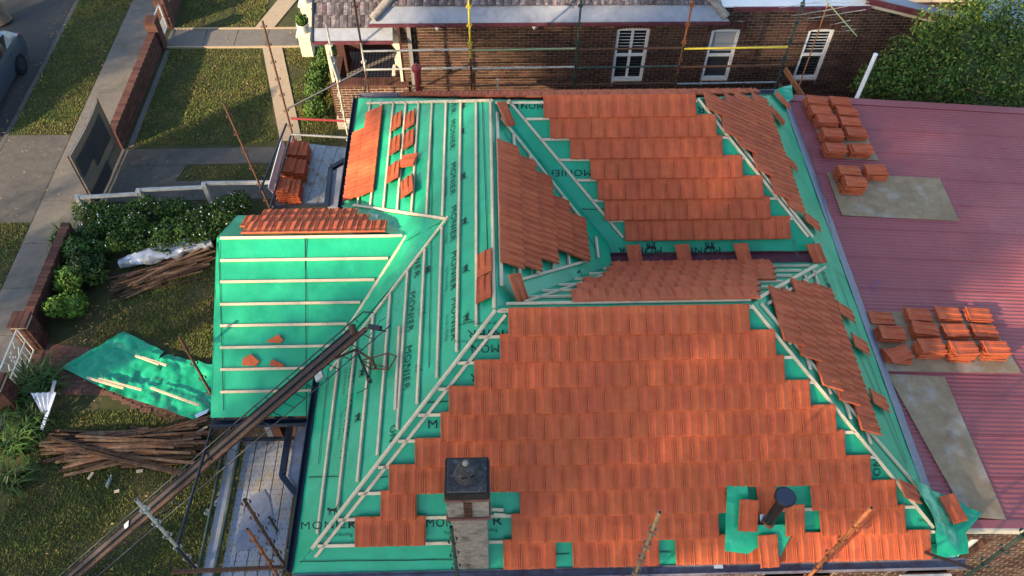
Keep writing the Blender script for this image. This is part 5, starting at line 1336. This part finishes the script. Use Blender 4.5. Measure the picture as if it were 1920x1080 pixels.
MB().path([q(690, 716), q(688, 728), q(681, 732), q(672, 736), q(668, 738)], .007, 6).build('cable', M['black'], hoist)
MB().path([hp(.985, .3, 0), q(712, 602), q(722, 596)], .005, 6).build('cable', M['black'], hoist)
# red vent pipe, white pole and aerial behind the roof
P = ony(785, 187, 11.15); vt = thing('vent_pipe', (P.x, 11.15, P.z - .3), 'red painted vent pipe with round cowl at the far eave', 'vent pipe')
pt = ony(783, 130, 11.15)
MB().tube((P.x, 11.15, P.z - .6), (P.x + .02, 11.15, pt.z), .062, 16).build('pipe', M['paintred'], vt, smooth=True)
MB().lathe((P.x + .02, 11.15, pt.z - .02), [(.06, -.06), (.11, 0), (.115, .07), (.08, .12), (.03, .15), (.015, .20)], 18).build('cowl', M['paintred'], vt, smooth=True)
P = ony(1607, 182, 10.95); Q = ony(1636, 103, 10.95)
t = thing('white_pole', (P.x, 10.95, P.z - .4), 'short white plastic pole rising behind the red metal roof', 'pole'); MB().tube((P.x, 10.95, 3.0), (P.x, 10.95, Q.z), .048, 12).build('tube', M['white'], t, smooth=True); MB().tube((P.x, 10.95, Q.z), (P.x, 10.95, Q.z + .02), .052, 12).build('end_cap', M['white'], t)
A = ony(1493, 176, 11.15); B = ony(1553, 6, 11.15)
an = thing('aerial', (A.x, 11.15, 3.3), 'television aerial on a thin rusty mast behind the roof corner', 'aerial')
MB().tube((A.x, 11.15, A.z - .3), (B.x, 11.15, B.z), .016, 8).build('mast', OR, an, smooth=True)
b0, b1 = ony(1546, -2, 11.15), ony(1604, 62, 11.15); b1 = Vector((b1.x, b1.y - .12, b1.z))
MB().tube(b0, b1, .012, 8).build('boom', PG, an)
for (x0, y0, x1_, y1_) in ((1462, 15, 1556, 0), (1485, 30, 1588, 12), (1522, 6, 1630, 4), (1510, 36, 1623, 18), (1540, 22, 1622, 4), (1556, 47, 1595, 38), (1578, 50, 1598, 48), (1586, 58, 1605, 55)):
    c0, c1 = ony(x0, y0, 11.12), ony(x1_, y1_, 11.12); MB().tube(c0, c1, .006, 6).build('element', M['steel'], an)
# ================================================================ PLYWOOD AND TILE STACKS ON THE RED ROOF
M['ply'] = mat('weathered_plywood', (.26, .175, .10), .85, var=.22, scale=2.2, col2=(.33, .235, .14), mix=(.35, .7), grime=(.37, .32, .27), gscale=1.9, bump=.1, bscale=60)
RN = V(.08, 0, 1).normalized()
def rpx(x, y, h=0.0):
    P = onz(x, y, 3.5)
    for _ in range(5): P = onz(x, y, RZ(P.x, P.y) + h)
    return P
def ply(label, pts, h=.02): 
    P = [rpx(x, y, h + .012) for x, y in pts]; return MB().slab(P, .016, RN).build('plywood_sheet', M['ply'], None, label=label, cat='plywood', group='plywood sheets on the red roof')
ply('stained plywood sheet with three tile stacks on its corner', [(1550, 324), (1762, 334), (1799, 414), (1579, 403)])
ply('plywood sheet almost covered by eleven tile stacks', [(1618, 584), (1848, 588), (1916, 699), (1661, 695)])
ply('long bare plywood sheet running down to the front of the red roof', [(1664, 701), (1771, 706), (1887, 974), (1812, 968)])
ply('narrow plywood strip under the double row of tile stacks', [(1505, 182), (1590, 184), (1648, 300), (1553, 296)], .018)
TMS = TM.copy(); TMS.transform(Matrix.Scale(1.09, 4))
for v_ in TMS.vertices:
    if v_.co.z < .001: v_.co.z = .013
#               # the piled tiles are seen whole, laps and all
ORD = ['top', 'second', 'third', 'fourth', 'fifth', 'sixth', 'seventh', 'eighth', 'ninth', 'tenth']
SX = V(1, 0, -.08).normalized(); SY = V(0, 1, 0); SN = SX.cross(SY)
def stack(px, py, n, where, grp, base=None, yaw=0.0, toprot=0.0, X=SX, Y=SY, Nn=SN, dz=.037, base_h=.035, seed=0):
    """tiles piled flat, ribs up, head to the left; every tile is a thing"""
    rr = random.Random(seed or int(px * 7 + py)); top = base_h + n * dz
    P = (rpx(px, py, top) if base is None else onz(px, py, base + top))
    P0 = P - Nn * (top)
    for k in range(n):
        a = yaw + rr.uniform(-.07, .07) + (toprot if k == n - 1 else 0); tilt = rr.uniform(-.02, .02)
        x = (X * math.cos(a) + Y * math.sin(a)); y = (Y * math.cos(a) - X * math.sin(a))
        # tile length runs along x: tile local Y (nose to head) -> -x
        ly = -x; lx = y; c = P0 + Nn * (base_h + k * dz) + X * rr.uniform(-.022, .022) + Y * rr.uniform(-.016, .016)
        o = inst('terracotta_tile', TMS, frame(c - lx * .146 - ly * .234, lx, ly, lx.cross(ly)))
        tag(o, f'terracotta tile, {ORD[n - 1 - k]} {"of" if k == n - 1 else "down in"} {where}', 'roof tile', grp)
g1 = 'tiles stacked in the double row on the red roof'
rowL = [(1532, 186, 6), (1539, 204, 6), (1552, 222, 6), (1561, 247, 6), (1567, 275, 6)]; rowR = [(1577, 187, 5), (1590, 206, 5), (1597, 226, 5), (1607, 245, 5), (1616, 275, 6)]
ordn = ['farthest', 'second farthest', 'middle', 'second nearest', 'nearest']
for k, (x, y, n) in enumerate(rowL): stack(x, y, n, f'the {ordn[k]} stack in the left row', g1)
for k, (x, y, n) in enumerate(rowR): stack(x, y, n, f'the {ordn[k]} stack in the right row', g1)
g2 = 'tiles in the three stacks on the stained plywood'
stack(1592, 317, 7, 'the left far stack on the stained plywood', g2); stack(1645, 316, 6, 'the right stack on the stained plywood', g2); stack(1604, 338, 8, 'the nearest stack on the stained plywood', g2)
g3 = 'tiles on the crowded plywood sheet'
for x, y, n, w, tr in ((1656, 596, 1, 'its own at the crowded sheet edge', 0), (1724, 587, 4, 'the far row leftmost stack', 0), (1780, 587, 3, 'the far row middle stack', 0), (1836, 588, 3, 'the far row rightmost stack', 0),
                    (1674, 621, 5, 'the middle row leftmost stack', 0), (1738, 615, 5, 'the middle row second stack', -.12), (1795, 618, 4, 'the middle row third stack', 0), (1850, 620, 3, 'the middle row rightmost stack', 0),
                    (1686, 662, 4, 'the twisted topped front stack', .3), (1749, 647, 7, 'the front row second stack', 0), (1809, 650, 8, 'the front row third stack', 0), (1869, 650, 7, 'the front row rightmost stack', 0)):
    stack(x, y, n, w + ' on the crowded plywood' if 'crowded' not in w else w, g3, toprot=tr)
g4 = 'tiles stacked on the left scaffold deck'
for x, y, n, w in ((548, 276, 9, 'the farthest outer stack'), (566, 278, 8, 'the farthest inner stack'), (541, 308, 9, 'the middle outer stack'), (560, 311, 8, 'the middle inner stack'), (531, 346, 10, 'the nearest outer stack'), (550, 350, 9, 'the nearest inner stack')):
    stack(x, y, n, w + ' on the left scaffold deck', g4, base=zd, X=V(0, 1, 0), Y=V(-1, 0, 0), Nn=V(0, 0, 1), base_h=.0)

# ================================================================ SINGLE TILES LYING ABOUT
def loose(face, px, py, ang, label, h=.05, grp='loose tiles on the roof', flip=False, tilt=0.0, rock=0.0):
    """centre of the tile at a photograph point; ang turns the head away from up-slope"""
    c = face.at(px, py, h); c_, s_ = math.cos(ang), math.sin(ang)
    y = face.v * c_ + face.u * s_; x = y.cross(face.n); n = face.n
    if tilt: y2 = (y * math.cos(tilt) + n * math.sin(tilt)).normalized(); n = x.cross(y2); y = y2
    o = inst('terracotta_tile', TMS, frame(c - x * .146 - y * .234, x, y, n)); tag(o, label, 'roof tile', grp); return o
for k, (x, y, lab) in enumerate(((744, 228, 'upper left of the paired tiles lying across the left battens'), (769, 225, 'upper right of the paired tiles lying across the left battens'), (742, 272, 'lower left of the paired tiles lying across the left battens'), (767, 262, 'lower right of the paired tiles lying across the left battens'))):
    loose(LF, x, y, PI / 2, lab, .055, 'loose tiles on the left slope')
loose(LF, 737, 324, PI / 2, 'loose tile lowest left below the paired tiles', .055, 'loose tiles on the left slope'); loose(LF, 740, 322, PI / 2 + .05, 'loose tile stacked on the lowest left tile', .085, 'loose tiles on the left slope')
loose(LF, 766, 302, 0.45, 'slanted loose tile bridging two left battens', .07, 'loose tiles on the left slope')
for k in range(3): loose(LF, 763 + k, 351 - k, PI / 2 - .1, ('bottom', 'middle', 'top')[k] + ' tile of the little pile on the left battens', .05 + k * .032, 'loose tiles on the left slope')
for k, (x, y) in enumerate(((909, 494), (908, 541))): loose(LF, x, y, PI / 2, ('farther', 'nearer')[k] + ' of two tiles in line under the left ridge', .055, 'loose tiles on the left slope')
loose(INR, 948, 214, .9, 'slanted tile leaning at the far end of the left ridge', .12, tilt=.2); loose(INR, 972, 541, 1.0, 'slanted tile leaning at the near end of the left ridge', .12, tilt=.2)
for k, (x, y) in enumerate(((1190, 479), (1282, 478), (1393, 476))):
    c = onz(x, y, zg + .05); yv = V(-.06, 1, .12).normalized(); xv = yv.cross(V(0, 0, 1)).normalized(); o = inst('terracotta_tile', TM, frame(c - xv * .134 - yv * .215, xv, yv, xv.cross(yv)))
    tag(o, ('left', 'middle', 'right')[k] + ' of three tiles laid across the maroon box gutter', 'roof tile', 'tiles across the box gutter')
c = onz(1531, 476, zg + .06); yv = V(-.1, 1, .05).normalized(); xv = yv.cross(V(0, 0, 1)).normalized(); o = inst('terracotta_tile', TM, frame(c - xv * .134 - yv * .215, xv, yv, xv.cross(yv))); tag(o, 'tile lying at the open right end of the box gutter', 'roof tile', 'tiles across the box gutter')
rl = [(1466, 188, .5, 'tile on the flapping sarking at the far right corner'), (1456, 217, .6, 'tile just below the flapping far right sarking'), (1478, 304, .1, 'tile on the right eave beside the upper hip tiles'), (1521, 416, .1, 'tile on the right eave at the foot of the upper hip'),
      (1584, 585, .05, 'tile on the right eave beside the top of the lower hip tiles'), (1612, 646, .05, 'tile on the right eave level with the crowded plywood'), (1647, 751, .05, 'tile on the right eave beside the long bare plywood')]
for x, y, a, lab in rl: loose(RT, x, y, a, lab, .06, 'single tiles along the right eave')
loose(RT, 1704, 922, .0, 'tile lying on the foot of the lower right hip', .09, 'single tiles along the right eave')
c = onz(1787, 954, EAVE + .16); yv = V(-.25, 1, .12).normalized(); xv = yv.cross(V(0, 0, 1)).normalized(); o = inst('terracotta_tile', TM, frame(c - xv * .134 - yv * .215, xv, yv, xv.cross(yv))); tag(o, 'tile lying on the crumpled sarking at the front right corner', 'roof tile', 'single tiles along the right eave')
for x, y, a, lab, h, t in ((1403, 966, .08, 'tile lying on sarking left of the flue', .21, 0), (1437, 934, -.1, 'tile tucked behind the flue', .07, .05), (1490, 975, -.02, 'tile lying right of the flue', .17, 0), (1441, 1033, -.05, 'tile hanging over the front gutter below the flue', .21, -.12)):
    loose(FF, x, y, a, lab, h, 'loose tiles round the flue', tilt=t)
# broken tile pieces on the porch
TP = tile_mesh()
def shard(px, py, label, poly):
    c = PF.at(px, py, .02); mb = MB(); top = []
    mb.slab([c + PF.u * a + PF.v * b + PF.n * (.035 + .01 * math.sin(a * 40)) for a, b in poly], .03, PF.n)
    mb.build('broken_tile', M['tile'], None, label=label, cat='tile piece', group='broken tile pieces on the porch')
shard(516, 638, 'broken tile piece highest on the porch sarking', [(-.16, -.03), (.10, -.05), (.15, .0), (.06, .10)])
shard(471, 678, 'largest broken tile piece on the porch batten', [(-.15, -.06), (.08, -.08), (.15, -.0), (.0, .13), (-.13, .06)])
shard(519, 682, 'thin broken tile piece right of the largest one', [(-.12, -.03), (.12, -.06), (.13, -.02), (-.08, .08)])
# spare battens lying on the roof
mb = MB().bar(LF.at(749, 612, .05), LF.at(741, 768, .05), .045, .035, LF.n).build('batten', M['pine'], None, label='loose pine batten lying between battens on the left slope', cat='batten')
for k, (x, y) in enumerate(((928, 955), (932, 965))):
    MB().bar(FF.at(x - 6, y, .06 + .036 * k), FF.at(x + 16, y + 1, .06 + .036 * k), .045, .035, FF.n).build('batten', M['pine'], None, label=('lower' if k == 0 else 'upper') + ' short batten offcut right of the chimney', cat='batten', group='batten offcuts by the chimney')

# ================================================================ THINGS IN THE FRONT GARDEN
def gz_(x, y): return .05
sg = drape([(116, 690), (150, 672), (232, 623), (308, 660), (298, 676), (318, 666), (408, 690), (405, 770), (362, 788), (205, 735)], lambda x, y: .05 + .10 * max(0, noise.noise(V(x, y, 3))), name='sarking_sheet', parent=None, m=M['sark_loose'], seed=21, amp=.13)
tag(sg, 'crumpled green sarking sheet spread over the garden path', 'sarking')
for k, (a, b, lab) in enumerate((((163, 708), (232, 728), 'leftmost short batten on the crumpled green sheet'), ((185, 710), (266, 731), 'batten lying against the leftmost short one on the green sheet'), ((282, 727), (374, 760), 'long batten on the lower edge of the green sheet'), ((254, 667), (298, 683), 'short batten near the torn upper edge of the green sheet'), ((266, 670), (312, 685), 'batten beside the torn upper edge of the green sheet'))):
    A, B = onz(*a, .24), onz(*b, .24); MB().bar(A, B, .045, .035).build('batten', M['pine'], None, label=lab, cat='batten', group='battens on the green sheet')
P = [onz(x, y, .16) for x, y in ((365, 778), (392, 766), (388, 774), (368, 784))]; MB().slab(P, .005).build('foil_corner', M['silver'], sg)
M['oldwood'] = mat('old_brown_timber', (.120, .066, .038), .9, var=.4, scale=7, rnd=.8, hue=.012, grime=(.20, .14, .09), gscale=4)
rr = random.Random(77)
def pile(cx0, cy0, ang, L_, wid, n, lab, grp, zmax, spread=.09):
    for k in range(n):
        t = k / n; a = ang + rr.gauss(0, spread); l = L_ * rr.uniform(.3, 1.0); off = rr.uniform(-.5, .5) * wid * (1 - .5 * t); sh = rr.uniform(-.5, .5) * (L_ - l) * .9
        c = V(cx0, cy0, 0) + V(-math.sin(ang), math.cos(ang), 0) * off + V(math.cos(ang), math.sin(ang), 0) * sh; z = .03 + zmax * t * (1 - abs(off) / wid) + rr.uniform(0, .02)
        d_ = V(math.cos(a), math.sin(a), rr.uniform(-.015, .015)); w = rr.uniform(.032, .055)
        MB().bar(c - d_ * l / 2 + V(0, 0, z), c + d_ * l / 2 + V(0, 0, z), w, rr.uniform(.022, .035)).build('old_batten', M['oldwood'], None, label=lab, cat='batten', group=grp)
A = onz(225, 535, .1); B = onz(402, 475, .1); c = (A + B) / 2
pile(c.x - .1, c.y - .12, math.atan2(B.y - A.y, B.x - A.x), 2.7, .85, 44, 'weathered old batten in the pile beside the silver roll', 'old battens by the silver roll',   .20, .11)
A = onz(85, 848, .1); B = onz(390, 835, .1); c = (A + B) / 2
pile(c.x, c.y + .05, math.atan2(B.y - A.y, B.x - A.x), 3.6, .95, 84, 'brown old batten in the long pile below the green sheet', 'old battens below the green sheet', .26, .12)
for k, (a, b, lab) in enumerate((((98, 823), (375, 893), 'dark old rafter slanting across the long timber pile'), ((150, 845), (345, 890), 'reddish old rafter slanting below the dark one'))):
    A, B = onz(*a, .32), onz(*b, .18); MB().bar(A, B, .06, .05).build('old_rafter', M['oldwood'], None, label=lab, cat='rafter')
# silver roll of old foil
A, B = onz(222, 492, .22), onz(396, 448, .22); dv = (B - A); nrm = V(-dv.y, dv.x, 0).normalized(); mb = MB(); n = 26; kk = 14
for i in range(n + 1):
    t = i / n; c = A.lerp(B, t); c.z = 0
    for j in range(kk):
        a = 2 * math.pi * j / kk; r = (.17 + .09 * noise.noise(V(t * 9, math.cos(a) * 2, math.sin(a) * 2)) + .03 * noise.noise(V(t * 30, a * 2, 1))) * (.55 + .45 * min(1, t * 4))
        mb.v.append(c + nrm * (math.cos(a) * r * 1.25) + V(0, 0, max(.02, .17 + math.sin(a) * r)))
for i in range(n):
    for j in range(kk): q2 = (j + 1) % kk; mb.f.append([i * kk + j, i * kk + q2, (i + 1) * kk + q2, (i + 1) * kk + j])
mb.f.append(list(range(kk))); mb.f.append([n * kk + j for j in range(kk)])
M['foilroll'] = mat('dull_foil', (.50, .53, .58), .4, var=.2, scale=5, metal=.4, bump=.8, bscale=9, grime=(.35, .33, .30), gscale=3)
mb.build('foil_roll', M['foilroll'], None, smooth=True, label='crumpled silver foil roll lying along the flowering hedge', cat='foil roll')
# corrugated offcut with a bent gutter piece
z = .45; pts = [onz(x, y, z) for x, y in ((58, 737), (104, 735), (86, 770), (70, 765))]
oc = thing('sheet_offcut', (pts[0].x, pts[0].y, 0), 'bent silver metal offcut leaning among the strappy plants', 'metal offcut')
mb = MB(); n = 16
for i in range(n + 1):
    t = i / n; a = pts[0].lerp(pts[1], t); b = pts[3].lerp(pts[2], t); hgt = .02 * math.cos(t * 25); mb.v += [a + V(0, 0, hgt), b + V(0, 0, hgt - .2)]
for i in range(n): mb.f.append([2 * i, 2 * i + 2, 2 * i + 3, 2 * i + 1])
mb.build('corrugated_piece', M['silver'], oc, smooth=True)
MB().bar(onz(103, 714, .5), onz(98, 734, .5), .07, .03).build('gutter_piece', M['eavestrip'], oc); MB().bar(onz(103, 736, .46), onz(78, 806, .2), .07, .02).build('gutter_piece', M['silver'], oc)
# bottle and scraps on the grass
P = onz(205, 903, .05); bt = thing('bottle', (P.x, P.y, 0), 'clear plastic bottle lying on the grass below the timber pile', 'bottle')
MB().lathe((P.x - .02, P.y - .12, .05), [(.03, 0), (.036, .02), (.036, .16), (.03, .19), (.014, .22), (.014, .24)], 14, (.12, 1, 0)).build('body', mat('clear_plastic', (.55, .65, .62), .15, trans=.6, spec=.5), bt, smooth=True); MB().lathe((P.x + .0, P.y + .118, .05), [(.016, 0), (.016, .02)], 10, (.12, 1, 0)).build('cap', M['white'], bt)
for k, (x, y, l, a, lab) in enumerate(((170, 892, .16, 1.2, 'pale timber scrap below the lower pile'), (219, 921, .10, .3, 'small square timber scrap near the bottle'), (262, 883, .13, .1, 'light timber scrap at the foot of the lower pile'), (380, 805, .22, .6, 'short yellowish batten end right of the lower pile'))):
    P = onz(x, y, .06); MB().bar(P - V(math.cos(a), math.sin(a), 0) * l / 2, P + V(math.cos(a), math.sin(a), 0) * l / 2, .055, .025).build('timber_scrap', M['pine'], None, label=lab, cat='timber scrap')
# white angled trim by the near deck, packet in the front gutter
A, B, C_ = onz(487, 790, 2.2), onz(497, 792, 2.2), onz(510, 825, 2.0); MB().bar(A, B, .05, .02).bar(B, C_, .09, .02).build('angled_trim', M['white'], None, label='white angled trim piece standing at the end of the near planks', cat='trim')
P = onz(1347, 1061, EAVE + .0); MB().box(P, (.13, .07, .02), (1, -.03, 0), (.03, 1, 0)).build('packet', mat('printed_packet', (.45, .52, .66), .5, var=.3, scale=40), None, label='small blue and white packet lying in the front gutter', cat='packet')
P = onz(1583, 1058, 3.2)
# dangling cords on the red roof
for (pts, lab) in (([(1538, 378), (1545, 384), (1552, 380), (1550, 373)], 'short blue cord curled on the red roof near the upper hip'), ([(1640, 545), (1638, 535), (1645, 526), (1653, 525)], 'short blue cord on the red roof above the crowded plywood')):
    MB().path([rpx(x, y, .02) for x, y in pts], .005, 6).build('cord', mat('blue_cord', (.12, .14, .45), .5), None, label=lab, cat='cord')
